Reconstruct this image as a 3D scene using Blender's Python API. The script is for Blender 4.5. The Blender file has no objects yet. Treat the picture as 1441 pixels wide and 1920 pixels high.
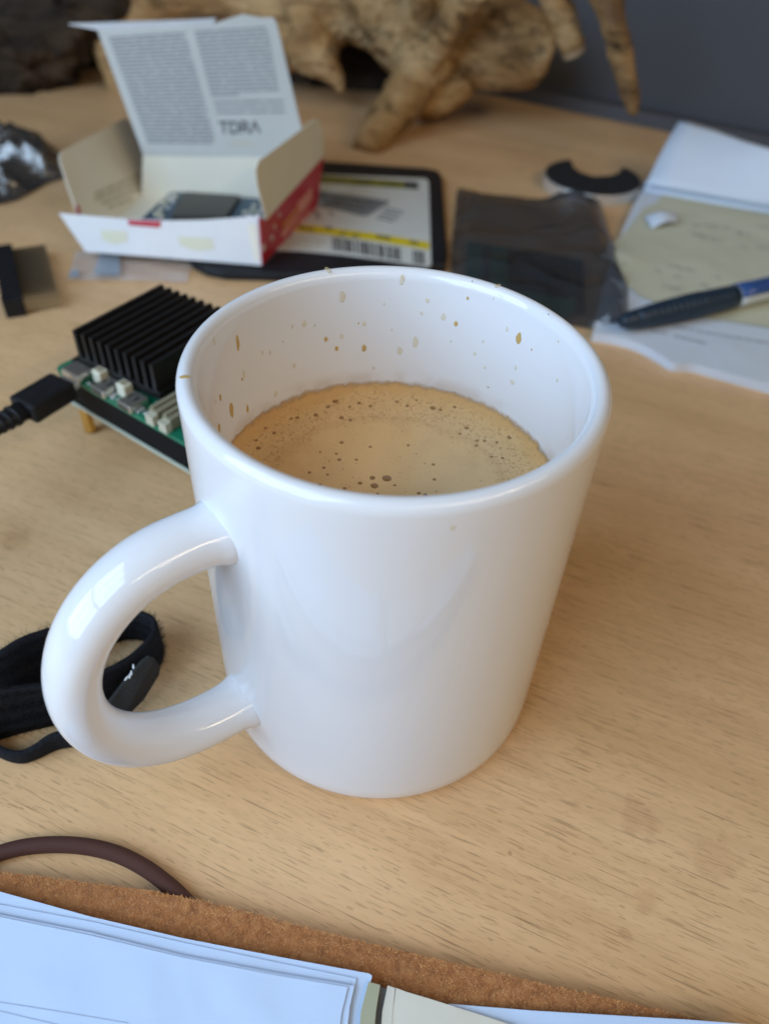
import bpy, bmesh, math, random
import numpy as np
from mathutils import Vector, Matrix, noise
random.seed(7)
sc = bpy.context.scene
COL = sc.collection
R = math.radians
# ------------------------------------------------------------------ camera
CAM = Vector((0.0, -0.12502, 0.175494)); YAW, PITCH, ROLL = -0.004006, 0.757596, 0.055239
FPX, IW, IH = 1429.63, 1441.0, 1920.0
def cam_axes():
    cy, sy, cp, sp = math.cos(YAW), math.sin(YAW), math.cos(PITCH), math.sin(PITCH)
    f = Vector((sy*cp, cy*cp, -sp)); r = Vector((cy, -sy, 0)); u = r.cross(f)
    cr, sr = math.cos(ROLL), math.sin(ROLL)
    return cr*r+sr*u, -sr*r+cr*u, f
RX, UX, FX = cam_axes()
cd = bpy.data.cameras.new('camera'); cam = bpy.data.objects.new('camera', cd); COL.objects.link(cam)
cam.matrix_world = Matrix(((RX.x, UX.x, -FX.x, CAM.x), (RX.y, UX.y, -FX.y, CAM.y), (RX.z, UX.z, -FX.z, CAM.z), (0, 0, 0, 1)))
cd.sensor_fit = 'HORIZONTAL'; cd.sensor_width = 36.0; cd.lens = 36.0*FPX/IW
cd.clip_start = 0.01; cd.clip_end = 50
cd.dof.use_dof = True; cd.dof.focus_distance = 0.160; cd.dof.aperture_fstop = 15.0
sc.camera = cam
# ------------------------------------------------------------------ light
w = bpy.data.worlds.new('World'); sc.world = w; w.use_nodes = True
bg = w.node_tree.nodes['Background']; bg.inputs[0].default_value = (1.0, 0.86, 0.68, 1); bg.inputs[1].default_value = 0.08
def area(name, loc, target, sx, sy, power, color, roll=0):
    l = bpy.data.lights.new(name, 'AREA'); l.shape = 'RECTANGLE'; l.size = sx; l.size_y = sy; l.energy = power; l.color = color
    o = bpy.data.objects.new(name, l); COL.objects.link(o)
    d = (Vector(target)-Vector(loc)).normalized()
    o.rotation_euler = d.to_track_quat('-Z', 'Y').to_euler(); o.location = loc
    return o
SKYC = (0.535, 0.745, 1.0)
wc = Vector((-0.57, -0.42, 0.48)); wt = Vector((0.02, -0.10, 0.0))
wd = (wt-wc).normalized(); wr = wd.cross(Vector((0, 0, 1))).normalized(); wu = wr.cross(wd)
for i in (-1, 0, 1):
    for j in (-1, 1):
        c = wc+wr*(i*0.28)+wu*(j*0.20)
        area('window_light', c, c+wd, 0.255, 0.365, 1.72, SKYC)
area('tube_light', (0.50, -0.70, 0.90), (0.0, -0.1, 0.0), 1.1, 0.05, 2.3, (1.0, 0.80, 0.52))
area('tube_light', (0.85, -0.50, 0.90), (0.0, -0.1, 0.0), 1.1, 0.05, 2.3, (1.0, 0.80, 0.52))
sc.view_settings.view_transform = 'Standard'; sc.view_settings.look = 'None'
sc.view_settings.exposure = 0.17; sc.view_settings.gamma = 1.0
sc.render.engine = 'CYCLES'
sc.cycles.use_denoising = True
sc.cycles.max_bounces = 8; sc.cycles.transparent_max_bounces = 12
sc.cycles.caustics_reflective = False; sc.cycles.caustics_refractive = False

# ------------------------------------------------------------------ helpers
def ray(x, y): return FX*FPX+RX*(x-IW/2)-UX*(y-IH/2)
def P(x, y, z=0.0):                                   # where the line of sight meets the level z
    d = ray(x, y); return CAM+d*((z-CAM.z)/d.z)
def PP(x, y, p0, n):                                  # ... meets a plane
    d = ray(x, y); n = Vector(n); return CAM+d*((Vector(p0)-CAM).dot(n)/d.dot(n))
def PY(x, y, Y): return PP(x, y, (0, Y, 0), (0, 1, 0))
def link(o, parent=None):
    COL.objects.link(o)
    if parent is not None: o.parent = parent
    return o
def wloc(o):
    v = Vector((0, 0, 0))
    while o is not None: v = v+o.location; o = o.parent
    return v
def setp(o, label=None, cat=None, group=None, kind=None):
    if label: o['label'] = label
    if cat: o['category'] = cat
    if group: o['group'] = group
    if kind: o['kind'] = kind
    return o
def thing(name, loc, label, cat, group=None):
    o = bpy.data.objects.new(name, None); o.empty_display_size = 0.01; o.location = loc; COL.objects.link(o)
    return setp(o, label, cat, group)
def mesh_obj(name, verts, faces, mat, parent=None, smooth=True, loc=None, label=None, kind=None):
    """verts in world coordinates; stored relative to loc (or to the parent)"""
    base = Vector(loc) if loc is not None else (wloc(parent) if parent is not None else Vector((0, 0, 0)))
    me = bpy.data.meshes.new(name)
    me.from_pydata([tuple(Vector(v)-base) for v in verts], [], faces)
    if mat is not None: me.materials.append(mat)
    me.update()
    if smooth:
        me.polygons.foreach_set('use_smooth', [True]*len(me.polygons))
    o = bpy.data.objects.new(name, me)
    link(o, parent)
    if loc is not None: o.location = base-(wloc(parent) if parent is not None else Vector((0, 0, 0)))
    return setp(o, label, None, None, kind)
def bm_obj(name, bm, mat, parent=None, smooth=False, **k):
    bmesh.ops.recalc_face_normals(bm, faces=bm.faces)
    bm.verts.index_update()
    vs = [v.co.copy() for v in bm.verts]; fs = [[v.index for v in f.verts] for f in bm.faces]; bm.free()
    return mesh_obj(name, vs, fs, mat, parent, smooth, **k)
def add_prism(bm, pts, h, up=None):
    """polygon (3d points, coplanar) extruded by vector h"""
    h = Vector(h)
    a = [bm.verts.new(p) for p in pts]; b = [bm.verts.new(Vector(p)+h) for p in pts]
    n = len(pts)
    bm.faces.new(a[::-1]); bm.faces.new(b)
    for i in range(n): bm.faces.new((a[i], a[(i+1) % n], b[(i+1) % n], b[i]))
def prism(name, pts, h, mat, parent=None, bevel=0.0, smooth=False, **k):
    bm = bmesh.new(); add_prism(bm, pts, h)
    if bevel > 0:
        bmesh.ops.recalc_face_normals(bm, faces=bm.faces)
        bmesh.ops.bevel(bm, geom=list(bm.edges), offset=bevel, segments=2, affect='EDGES', profile=0.5)
    return bm_obj(name, bm, mat, parent, smooth, **k)
def add_box(bm, o, ax, ay, az):
    o, ax, ay, az = Vector(o), Vector(ax), Vector(ay), Vector(az)
    add_prism(bm, [o, o+ax, o+ax+ay, o+ay], az)
def box(name, o, ax, ay, az, mat, parent=None, bevel=0.0, **k):
    bm = bmesh.new(); add_box(bm, o, ax, ay, az)
    if bevel > 0:
        bmesh.ops.recalc_face_normals(bm, faces=bm.faces)
        bmesh.ops.bevel(bm, geom=list(bm.edges), offset=bevel, segments=2, affect='EDGES', profile=0.5)
    return bm_obj(name, bm, mat, parent, **k)
def sheet(name, pts, mat, parent=None, thick=0.0004, n=None, **k):
    """thin card or film with the outline pts"""
    pts = [Vector(p) for p in pts]
    if n is None:
        n = Vector((0, 0, 0))
        for i in range(len(pts)):
            a, b = pts[i], pts[(i+1) % len(pts)]
            n += Vector(((a.y-b.y)*(a.z+b.z), (a.z-b.z)*(a.x+b.x), (a.x-b.x)*(a.y+b.y)))
    n = Vector(n).normalized()
    return prism(name, pts, n*thick, mat, parent, **k)
def catmull(pts, m=8, closed=False):
    pts = [np.array(p, float) for p in pts]; out = []; n = len(pts)
    rng = range(n) if closed else range(n-1)
    for i in rng:
        if closed: p0, p1, p2, p3 = pts[i-1], pts[i], pts[(i+1) % n], pts[(i+2) % n]
        else: p0, p1, p2, p3 = pts[max(i-1, 0)], pts[i], pts[i+1], pts[min(i+2, n-1)]
        for t in np.linspace(0, 1, m, endpoint=False):
            out.append(0.5*((2*p1)+(-p0+p2)*t+(2*p0-5*p1+4*p2-p3)*t*t+(-p0+3*p1-3*p2+p3)*t**3))
    if not closed: out.append(pts[-1])
    return out
def sweep(bm, path, ra, rb=None, side=None, seg=16, caps=True):
    """tube along path; ra radius (per point), rb radius across along fixed 'side' vector"""
    path = [Vector(p) for p in path]; n = len(path); rings = []
    ra = list(ra) if hasattr(ra, '__len__') else [ra]*n
    rb = ra if rb is None else (list(rb) if hasattr(rb, '__len__') else [rb]*n)
    prev = None
    for i, p in enumerate(path):
        t = (path[min(i+1, n-1)]-path[max(i-1, 0)]).normalized()
        if side is not None: s = Vector(side)
        else:
            s = prev if prev is not None else (Vector((0, 0, 1)) if abs(t.z) < 0.9 else Vector((1, 0, 0)))
        s = (s-t*s.dot(t)).normalized(); prev = s; q = t.cross(s)
        rings.append([bm.verts.new(p+s*(rb[i]*math.cos(a))+q*(ra[i]*math.sin(a))) for a in (2*math.pi*k/seg for k in range(seg))])
    for i in range(n-1):
        for k in range(seg):
            bm.faces.new((rings[i][k], rings[i][(k+1) % seg], rings[i+1][(k+1) % seg], rings[i+1][k]))
    if caps:
        bm.faces.new(rings[0][::-1]); bm.faces.new(rings[-1])
def lathe(prof, seg, close=False):
    vs, fs = [], []
    for r, z in prof:
        for k in range(seg):
            a = 2*math.pi*k/seg; vs.append((r*math.cos(a), r*math.sin(a), z))
    n = len(prof)
    for i in range(n-1):
        for k in range(seg):
            fs.append((i*seg+k, i*seg+(k+1) % seg, (i+1)*seg+(k+1) % seg, (i+1)*seg+k))
    return vs, fs

# ------------------------------------------------------------------ materials
def mat(name, col=(0.8, 0.8, 0.8), rough=0.5, metal=0.0, **k):
    m = bpy.data.materials.new(name); m.use_nodes = True
    b = m.node_tree.nodes['Principled BSDF']
    b.inputs['Base Color'].default_value = (*col, 1); b.inputs['Roughness'].default_value = rough; b.inputs['Metallic'].default_value = metal
    for a, v in k.items(): b.inputs[a.replace('_', ' ')].default_value = v
    return m
class NT:
    def __init__(s, m): s.t = m.node_tree; s.b = s.t.nodes.get('Principled BSDF')
    def n(s, typ, **k):
        x = s.t.nodes.new(typ)
        for a, v in k.items():
            if a == 'ins':
                for i, val in v.items(): s.put(x.inputs[i], val)
            else: setattr(x, a, v)
        return x
    def put(s, sock, val):
        if isinstance(val, bpy.types.NodeSocket): s.t.links.new(val, sock)
        else: sock.default_value = val
    def coord(s, kind='Object', scale=(1, 1, 1), rot=(0, 0, 0), loc=(0, 0, 0)):
        c = s.n('ShaderNodeTexCoord'); mp = s.n('ShaderNodeMapping')
        s.put(mp.inputs['Vector'], c.outputs[kind]); mp.inputs['Scale'].default_value = scale; mp.inputs['Rotation'].default_value = rot; mp.inputs['Location'].default_value = loc
        return mp.outputs[0]
    def noise(s, vec, scale=5, detail=2, rough=0.5, dist=0.0):
        x = s.n('ShaderNodeTexNoise'); s.put(x.inputs['Vector'], vec)
        x.inputs['Scale'].default_value = scale; x.inputs['Detail'].default_value = detail; x.inputs['Roughness'].default_value = rough; x.inputs['Distortion'].default_value = dist
        return x.outputs['Fac']
    def ramp(s, fac, stops, interp='LINEAR'):
        x = s.n('ShaderNodeValToRGB'); x.color_ramp.interpolation = interp; s.put(x.inputs[0], fac)
        el = x.color_ramp.elements
        while len(el) < len(stops): el.new(0.5)
        for e, (p, c) in zip(el, stops):
            e.position = p; e.color = c if len(c) == 4 else (*c, 1)
        return x.outputs[0]
    def fr(s, fac, a, b):                                     # smooth 0..1 between a and b
        x = s.n('ShaderNodeMapRange', interpolation_type='SMOOTHSTEP'); s.put(x.inputs['Value'], fac)
        x.inputs['From Min'].default_value = a; x.inputs['From Max'].default_value = b
        return x.outputs[0]
    def mix(s, fac, a, b, mode='MIX'):
        x = s.n('ShaderNodeMix', data_type='RGBA', blend_type=mode)
        s.put(x.inputs[0], fac); s.put(x.inputs[6], a if not isinstance(a, tuple) else (*a, 1)); s.put(x.inputs[7], b if not isinstance(b, tuple) else (*b, 1))
        return x.outputs[2]
    def math(s, op, a, b=0.0):
        x = s.n('ShaderNodeMath', operation=op); s.put(x.inputs[0], a); s.put(x.inputs[1], b); return x.outputs[0]
    def bump(s, h, strength=0.3, dist=0.001):
        x = s.n('ShaderNodeBump'); s.put(x.inputs['Height'], h); x.inputs['Strength'].default_value = strength; x.inputs['Distance'].default_value = dist
        s.put(s.b.inputs['Normal'], x.outputs[0])
    def col(s, c): s.put(s.b.inputs['Base Color'], c)
    def rough(s, c): s.put(s.b.inputs['Roughness'], c)

def m_beech():
    m = mat('beech_laminate', rough=0.42); t = NT(m)
    rot = (0, 0, R(21.5))
    v = t.coord('Object', rot=rot)                              # grain along x
    warp = t.noise(v, 26, 2)
    def aniso(sx, sy, off=0.0):
        mp = t.n('ShaderNodeMapping'); t.put(mp.inputs['Vector'], v); mp.inputs['Scale'].default_value = (sx, sy, 1); mp.inputs['Location'].default_value = (off, off*1.7, 0)
        return mp.outputs[0]
    base = t.ramp(t.noise(aniso(5, 34), 1, 4, 0.6, 0.4), [(0.25, (0.64, 0.390, 0.188)), (0.5, (0.735, 0.465, 0.240)), (0.75, (0.80, 0.525, 0.288))])
    blot = t.fr(t.noise(aniso(9, 22, 3.0), 1, 3, 0.6), 0.52, 0.78)
    base = t.mix(t.math('MULTIPLY', blot, 0.35), base, (0.50, 0.27, 0.13))
    fine = t.noise(aniso(90, 900, 1.3), 1, 2, 0.6)
    base = t.mix(t.math('MULTIPLY', t.fr(fine, 0.40, 0.70), 0.10), base, (0.36, 0.22, 0.11))
    # the short dark ray flecks of beech
    def flecks(sx, sy, off, hl, hw):
        vo = t.n('ShaderNodeTexVoronoi', feature='F1', voronoi_dimensions='2D'); mp = t.n('ShaderNodeMapping')
        wv = t.n('ShaderNodeVectorMath', operation='ADD'); t.put(wv.inputs[0], v)
        cw = t.n('ShaderNodeCombineXYZ'); t.put(cw.inputs[1], t.math('MULTIPLY', t.math('SUBTRACT', t.noise(v, 160, 1), 0.5), 0.0009)); t.put(wv.inputs[1], cw.outputs[0])
        t.put(mp.inputs[0], wv.outputs[0]); mp.inputs['Scale'].default_value = (sx, sy, 1); mp.inputs['Location'].default_value = (off, off*1.7, 0)
        t.put(vo.inputs['Vector'], mp.outputs[0]); vo.inputs['Scale'].default_value = 1.0; vo.inputs['Randomness'].default_value = 1.0
        df = t.n('ShaderNodeVectorMath', operation='SUBTRACT'); t.put(df.inputs[0], mp.outputs[0]); t.put(df.inputs[1], vo.outputs['Position'])
        sp = t.n('ShaderNodeSeparateXYZ'); t.put(sp.inputs[0], df.outputs[0]); cc_ = t.n('ShaderNodeSeparateColor'); t.put(cc_.inputs[0], vo.outputs['Color'])
        l_ = t.math('MULTIPLY', t.math('ADD', cc_.outputs[0], 0.35), hl); w_ = t.math('MULTIPLY', t.math('ADD', t.math('MULTIPLY', cc_.outputs[1], 0.7), 0.5), hw)
        d = t.math('ADD', t.math('POWER', t.math('DIVIDE', t.math('ABSOLUTE', sp.outputs[0]), l_), 2.0), t.math('POWER', t.math('DIVIDE', t.math('ABSOLUTE', sp.outputs[1]), w_), 2.0))
        return t.math('MULTIPLY', t.math('SUBTRACT', 1.0, t.fr(d, 0.40, 1.0)), t.math('ADD', t.math('MULTIPLY', cc_.outputs[2], 0.75), 0.25))
    f1 = flecks(165, 560, 7.7, 0.34, 0.145)
    f2 = flecks(260, 900, 21.0, 0.34, 0.15)
    dens = t.fr(t.noise(aniso(16, 40, 5.0), 1, 2), 0.30, 0.62)
    f = t.math('MAXIMUM', f1, t.math('MULTIPLY', f2, 0.7))
    f = t.math('MULTIPLY', f, t.math('ADD', t.math('MULTIPLY', dens, 0.30), 0.70))
    base = t.mix(t.math('MULTIPLY', f, 0.48), base, (0.27, 0.145, 0.060))
    lg = t.fr(t.noise(aniso(7, 420, 2.2), 1, 3, 0.6), 0.42, 0.66)
    base = t.mix(t.math('MULTIPLY', lg, 0.16), base, (0.42, 0.235, 0.10))
    # a few long dark pores and small stains
    lp = t.fr(t.noise(aniso(60, 2200, 11.0), 1, 0), 0.68, 0.78)
    base = t.mix(t.math('MULTIPLY', lp, 0.5), base, (0.22, 0.115, 0.05))
    # brown blotches and a nick or two in the wood
    for (px_, py_, rad_, st_) in [(1195, 1535, 0.0060, 0.34), (1335, 1610, 0.0080, 0.26), (1172, 1752, 0.0020, 0.42), (30, 1010, 0.0060, 0.40), (1215, 1690, 0.0035, 0.3), (985, 1420, 0.0070, 0.22), (1010, 930, 0.008, 0.2), (955, 1600, 0.0007, 0.8), (330, 990, 0.006, 0.2)]:
        q = P(px_, py_)
        dv_ = t.n('ShaderNodeVectorMath', operation='DISTANCE'); tc_ = t.n('ShaderNodeTexCoord'); t.put(dv_.inputs[0], tc_.outputs['Object']); dv_.inputs[1].default_value = (q.x, q.y, 0)
        dd = t.math('ADD', dv_.outputs['Value'], t.math('MULTIPLY', t.math('SUBTRACT', t.noise(v, 260, 4, 0.65), 0.5), rad_*2.4))
        base = t.mix(t.math('MULTIPLY', t.math('SUBTRACT', 1.0, t.fr(dd, rad_*0.35, rad_)), st_*0.7), base, (0.38, 0.175, 0.075))
    t.col(base)
    t.rough(t.ramp(t.noise(v, 60, 3), [(0.3, (0.36,)*3), (0.7, (0.50,)*3)]))
    t.bump(t.math('SUBTRACT', 1.0, f), 0.25, 0.0002)
    return m
def m_noisy(name, c1, c2, scale, rough=0.6, bump=0.0, bscale=None, detail=4, metal=0.0, dist=0.0005, **k):
    m = mat(name, c1, rough, metal, **k); t = NT(m); v = t.coord('Object')
    if max(c1) < 0.03: t.b.inputs['Specular IOR Level'].default_value = 0.22
    t.col(t.ramp(t.noise(v, scale, detail, 0.6), [(0.3, c1), (0.7, c2)]))
    if 'paper' in name: t.bump(t.math('ADD', t.noise(v, 34, 2, 0.5, 0.6), t.math('MULTIPLY', t.noise(v, bscale or 500, 3), 0.02)), 0.35, 0.0035)
    elif bump: t.bump(t.noise(v, bscale or scale, 4, 0.65), bump, dist)
    return m
def m_porcelain():
    m = mat('white_porcelain', (0.775, 0.775, 0.80), 0.07, 0.0, IOR=1.52); t = NT(m)
    v = t.coord('Object'); t.bump(t.noise(v, 42, 2), 0.06, 0.001)
    t.rough(t.ramp(t.noise(v, 90, 3), [(0.40, (0.035,)*3), (0.62, (0.06,)*3), (0.75, (0.16,)*3)]))
    return m
def m_coffee():
    m = mat('coffee_crema', (0.45, 0.27, 0.11), 0.38); t = NT(m)
    c = t.n('ShaderNodeTexCoord').outputs['Object']
    sx = t.n('ShaderNodeSeparateXYZ'); t.put(sx.inputs[0], c)
    r = t.math('SQRT', t.math('ADD', t.math('POWER', sx.outputs[0], 2.0), t.math('POWER', sx.outputs[1], 2.0)))
    wob = t.math('MULTIPLY', t.math('SUBTRACT', t.noise(c, 130, 3, 0.6), 0.5), 0.006)
    rr = t.math('ADD', r, wob)
    x = t.n('ShaderNodeMapRange'); t.put(x.inputs[0], rr); x.inputs[1].default_value = 0.0; x.inputs[2].default_value = 0.040
    base = t.ramp(x.outputs[0], [(0.0, (0.66, 0.415, 0.180)), (0.62, (0.65, 0.405, 0.170)), (0.69, (0.60, 0.370, 0.155)), (0.73, (0.65, 0.410, 0.185)),
                                 (0.84, (0.62, 0.385, 0.165)), (0.90, (0.57, 0.330, 0.122)), (0.965, (0.58, 0.340, 0.120)), (1.0, (0.68, 0.48, 0.24))])
    base = t.mix(t.math('MULTIPLY', t.fr(t.noise(c, 60, 4, 0.6), 0.45, 0.75), 0.22), base, (0.36, 0.205, 0.085))
    # micro bubbles
    def dots(scale, a, b, off):
        vo = t.n('ShaderNodeTexVoronoi', feature='F1'); mp = t.n('ShaderNodeMapping'); t.put(mp.inputs[0], c); mp.inputs['Location'].default_value = (off, off, 0); mp.inputs['Scale'].default_value = (1, 1, 0.2)
        t.put(vo.inputs['Vector'], mp.outputs[0]); vo.inputs['Scale'].default_value = scale; vo.inputs['Randomness'].default_value = 1.0
        s2 = t.n('ShaderNodeSeparateColor'); t.put(s2.inputs[0], vo.outputs['Color'])
        size = t.math('MULTIPLY', t.math('POWER', s2.outputs[0], 2.2), b)
        return t.fr(t.math('SUBTRACT', size, vo.outputs['Distance']), 0.0, a)
    band = t.math('MULTIPLY', t.fr(rr, 0.0235, 0.0285), t.math('SUBTRACT', 1.0, t.fr(rr, 0.0345, 0.0365)))
    d1 = t.math('MULTIPLY', dots(1500, 0.14, 0.62, 0.0), t.math('ADD', t.math('MULTIPLY', band, 0.85), 0.05))
    d2 = t.math('MULTIPLY', dots(2900, 0.16, 0.68, 3.3), t.math('ADD', t.math('MULTIPLY', band, 0.75), 0.18))
    d = t.math('MAXIMUM', d1, d2)
    t.col(t.mix(t.math('MULTIPLY', d, 0.50), base, (0.26, 0.135, 0.050)))
    zz = t.math('ADD', sx.outputs[2], t.math('MULTIPLY', t.math('SUBTRACT', t.noise(c, 420, 3, 0.6), 0.5), 0.0022))
    thin = t.math('MULTIPLY', t.math('MULTIPLY', t.math('SUBTRACT', 1.0, t.fr(sx.outputs[2], 0.0050, 0.0090)), t.fr(t.noise(c, 90, 3, 0.6), 0.42, 0.62)), 0.16)
    t.put(t.b.inputs['Alpha'], t.math('MAXIMUM', thin, t.math('SUBTRACT', 1.0, t.fr(zz, 0.0032, 0.0054))))
    t.bump(t.math('SUBTRACT', t.math('MULTIPLY', t.noise(c, 900, 3), 0.5), d), 0.35, 0.0003)
    edge = t.fr(rr, 0.0335, 0.0350)
    t.rough(t.mix(edge, t.mix(band, (0.17,)*3, (0.22,)*3), (0.75,)*3))
    return m
def m_film(name, col, trans, rough=0.15, spec=0.6, bump=0.3, bs=90, tint=None):
    m = bpy.data.materials.new(name); m.use_nodes = True; t = NT(m)
    t.b.inputs['Base Color'].default_value = (*col, 1); t.b.inputs['Roughness'].default_value = rough; t.b.inputs['Specular IOR Level'].default_value = spec
    tr = t.n('ShaderNodeBsdfTransparent'); tr.inputs[0].default_value = (*(tint or [min(1, 0.35+c*1.6) for c in col]), 1)
    mx = t.n('ShaderNodeMixShader'); mx.inputs[0].default_value = trans
    out = t.t.nodes['Material Output']
    t.t.links.new(t.b.outputs[0], mx.inputs[1]); t.t.links.new(tr.outputs[0], mx.inputs[2]); t.t.links.new(mx.outputs[0], out.inputs[0])
    v = t.coord('Object'); t.bump(t.noise(v, bs, 3, 0.5, 0.8), bump, 0.002)
    return m
M = dict(
    beech=m_beech(), porcelain=m_porcelain(), coffee=m_coffee(),
    bubble=mat('bubble_brown', (0.27, 0.138, 0.050), 0.07),
    drip_dark=mat('dried_coffee_dark', (0.62, 0.41, 0.14), 0.12, Alpha=0.85), drip_light=mat('dried_coffee_pale', (0.82, 0.69, 0.40), 0.12, Alpha=0.34),
    partition=m_noisy('grey_partition_fabric', (0.072, 0.075, 0.086), (0.088, 0.091, 0.103), 900, 0.9, 0.25, 1400),
    rail=mat('grey_rail', (0.075, 0.078, 0.09), 0.5),
    card_white=m_noisy('white_card', (0.72, 0.73, 0.76), (0.77, 0.78, 0.80), 60, 0.5),
    card_cream=m_noisy('cream_card', (0.78, 0.75, 0.63), (0.82, 0.79, 0.68), 40, 0.6),
    card_red=m_noisy('red_card', (0.46, 0.018, 0.040), (0.52, 0.03, 0.055), 50, 0.35),
    card_print=m_noisy('grey_white_card', (0.43, 0.435, 0.41), (0.47, 0.475, 0.45), 60, 0.5),
    ink=mat('black_ink', (0.06, 0.06, 0.065), 0.6), ink_grey=mat('grey_ink', (0.22, 0.23, 0.24), 0.6), ink_pale=mat('pale_ink', (0.50, 0.475, 0.36), 0.7),
    glue=mat('dry_glue', (0.70, 0.69, 0.54), 0.5),
    black_plastic=m_noisy('black_plastic', (0.010, 0.010, 0.012), (0.016, 0.016, 0.018), 300, 0.45, 0.1, 900),
    black_pouch=m_noisy('black_pouch', (0.010, 0.010, 0.012), (0.016, 0.016, 0.019), 70, 0.5, 0.3, 60),
    black_anod=m_noisy('black_anodised', (0.010, 0.009, 0.009), (0.016, 0.015, 0.015), 500, 0.38, 0.1, 2000),
    label_white=m_noisy('label_white', (0.62, 0.62, 0.58), (0.68, 0.68, 0.64), 50, 0.4), yellow=mat('label_yellow', (0.72, 0.56, 0.01), 0.4),
    olive=m_noisy('label_olive', (0.10, 0.10, 0.02), (0.26, 0.25, 0.02), 90, 0.4),
    pcb_green=m_noisy('green_circuit_board', (0.005, 0.14, 0.075), (0.01, 0.21, 0.11), 300, 0.35),
    pcb_dark=m_noisy('dark_green_board', (0.012, 0.15, 0.095), (0.03, 0.24, 0.15), 200, 0.4),
    pcb_blue=m_noisy('blue_circuit_board', (0.010, 0.045, 0.085), (0.02, 0.075, 0.13), 260, 0.4),
    pcb_edge=mat('board_edge', (0.50, 0.54, 0.44), 0.5),
    chip=mat('dark_chip', (0.045, 0.042, 0.035), 0.4),
    silver=m_noisy('brushed_metal', (0.70, 0.69, 0.67), (0.82, 0.81, 0.79), 120, 0.42, metal=0.85),
    shell=mat('socket_shell', (0.70, 0.66, 0.60), 0.28, 0.92), steel=mat('steel', (0.80, 0.79, 0.76), 0.38, 0.7), solder=mat('solder', (0.9, 0.91, 0.94), 0.3, 0.6), brass=mat('brass', (0.72, 0.46, 0.14), 0.28, 1.0),
    conn=m_noisy('ivory_plastic', (0.66, 0.62, 0.47), (0.72, 0.68, 0.54), 200, 0.45), conn_dark=mat('beige_plastic', (0.30, 0.26, 0.17), 0.5),
    pin=mat('tin_pin', (0.55, 0.50, 0.40), 0.35, 1.0),
    clear=m_film('clear_film', (0.62, 0.62, 0.66), 0.62, 0.2), print_blue=m_film('pale_blue_print', (0.30, 0.36, 0.44), 0.25, 0.4, 0.3, 0.1),
    antistatic=m_film('antistatic_film', (0.060, 0.061, 0.066), 0.55, 0.14, 0.9, 0.45, 45, (0.46, 0.47, 0.50)),
    silverbag=m_noisy('silver_bag', (0.14, 0.13, 0.125), (0.34, 0.33, 0.32), 60, 0.16, 0.8, 90, metal=0.9, dist=0.004),
    paper=m_noisy('white_paper', (0.64, 0.70, 0.80), (0.67, 0.73, 0.82), 30, 0.8, 0.06, 600),
    paper_cool=m_noisy('notebook_paper', (0.54, 0.68, 0.92), (0.57, 0.71, 0.94), 30, 0.8, 0.06, 500),
    paper_yellow=m_noisy('yellowed_paper', (0.56, 0.55, 0.41), (0.62, 0.61, 0.47), 22, 0.8, 0.06, 500),
    cream_sheet=m_noisy('cream_paper', (0.64, 0.61, 0.52), (0.68, 0.65, 0.56), 30, 0.7), tab=m_noisy('khaki_card', (0.36, 0.36, 0.24), (0.41, 0.41, 0.29), 60, 0.7),
    pen_blue=mat('pen_blue', (0.03, 0.08, 0.24), 0.25), pen_grip=m_noisy('pen_grip', (0.010, 0.022, 0.040), (0.014, 0.034, 0.06), 300, 0.45), pen_white=mat('pen_silver', (0.62, 0.64, 0.62), 0.3),
    pen_violet=mat('pen_violet', (0.16, 0.17, 0.42), 0.3),
    ring_black=mat('ring_black', (0.014, 0.014, 0.015), 0.55),
    velcro=m_noisy('black_velcro', (0.006, 0.006, 0.008), (0.018, 0.018, 0.022), 1500, 0.95, 0.8, 1800), velcro_back=m_noisy('black_webbing', (0.022, 0.021, 0.021), (0.034, 0.033, 0.032), 1500, 0.8, 0.6, 2600),
    lint=mat('white_lint', (0.7, 0.72, 0.74), 0.8),
    flat_black=mat('matte_black', (0.004, 0.005, 0.007), 0.6, Specular_IOR_Level=0.15),
)
def m_leather():
    m = mat('brown_suede', rough=0.95); t = NT(m); v = t.coord('Object')
    n1 = t.noise(v, 420, 5, 0.7, 0.5); n2 = t.noise(v, 40, 3)
    b = t.ramp(n1, [(0.28, (0.21, 0.068, 0.016)), (0.5, (0.47, 0.185, 0.055)), (0.72, (0.66, 0.33, 0.125))])
    t.col(t.mix(t.math('MULTIPLY', n2, 0.5), b, (0.27, 0.10, 0.035)))
    t.bump(n1, 0.9, 0.0012); t.b.inputs['Sheen Weight'].default_value = 0.25
    return m
M['leather'] = m_leather(); M['ink_soft'] = mat('soft_ink', (0.36, 0.38, 0.43), 0.7)
def m_elastic():
    m = mat('brown_cord', (0.075, 0.024, 0.016), 0.75); t = NT(m)
    wv = t.n('ShaderNodeTexWave', wave_type='BANDS'); c = t.coord('UV'); t.put(wv.inputs['Vector'], c); wv.inputs['Scale'].default_value = 60
    t.col(t.ramp(wv.outputs['Fac'], [(0.2, (0.045, 0.014, 0.010)), (0.8, (0.125, 0.045, 0.032))])); t.bump(wv.outputs['Fac'], 0.5, 0.0003)
    return m
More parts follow.
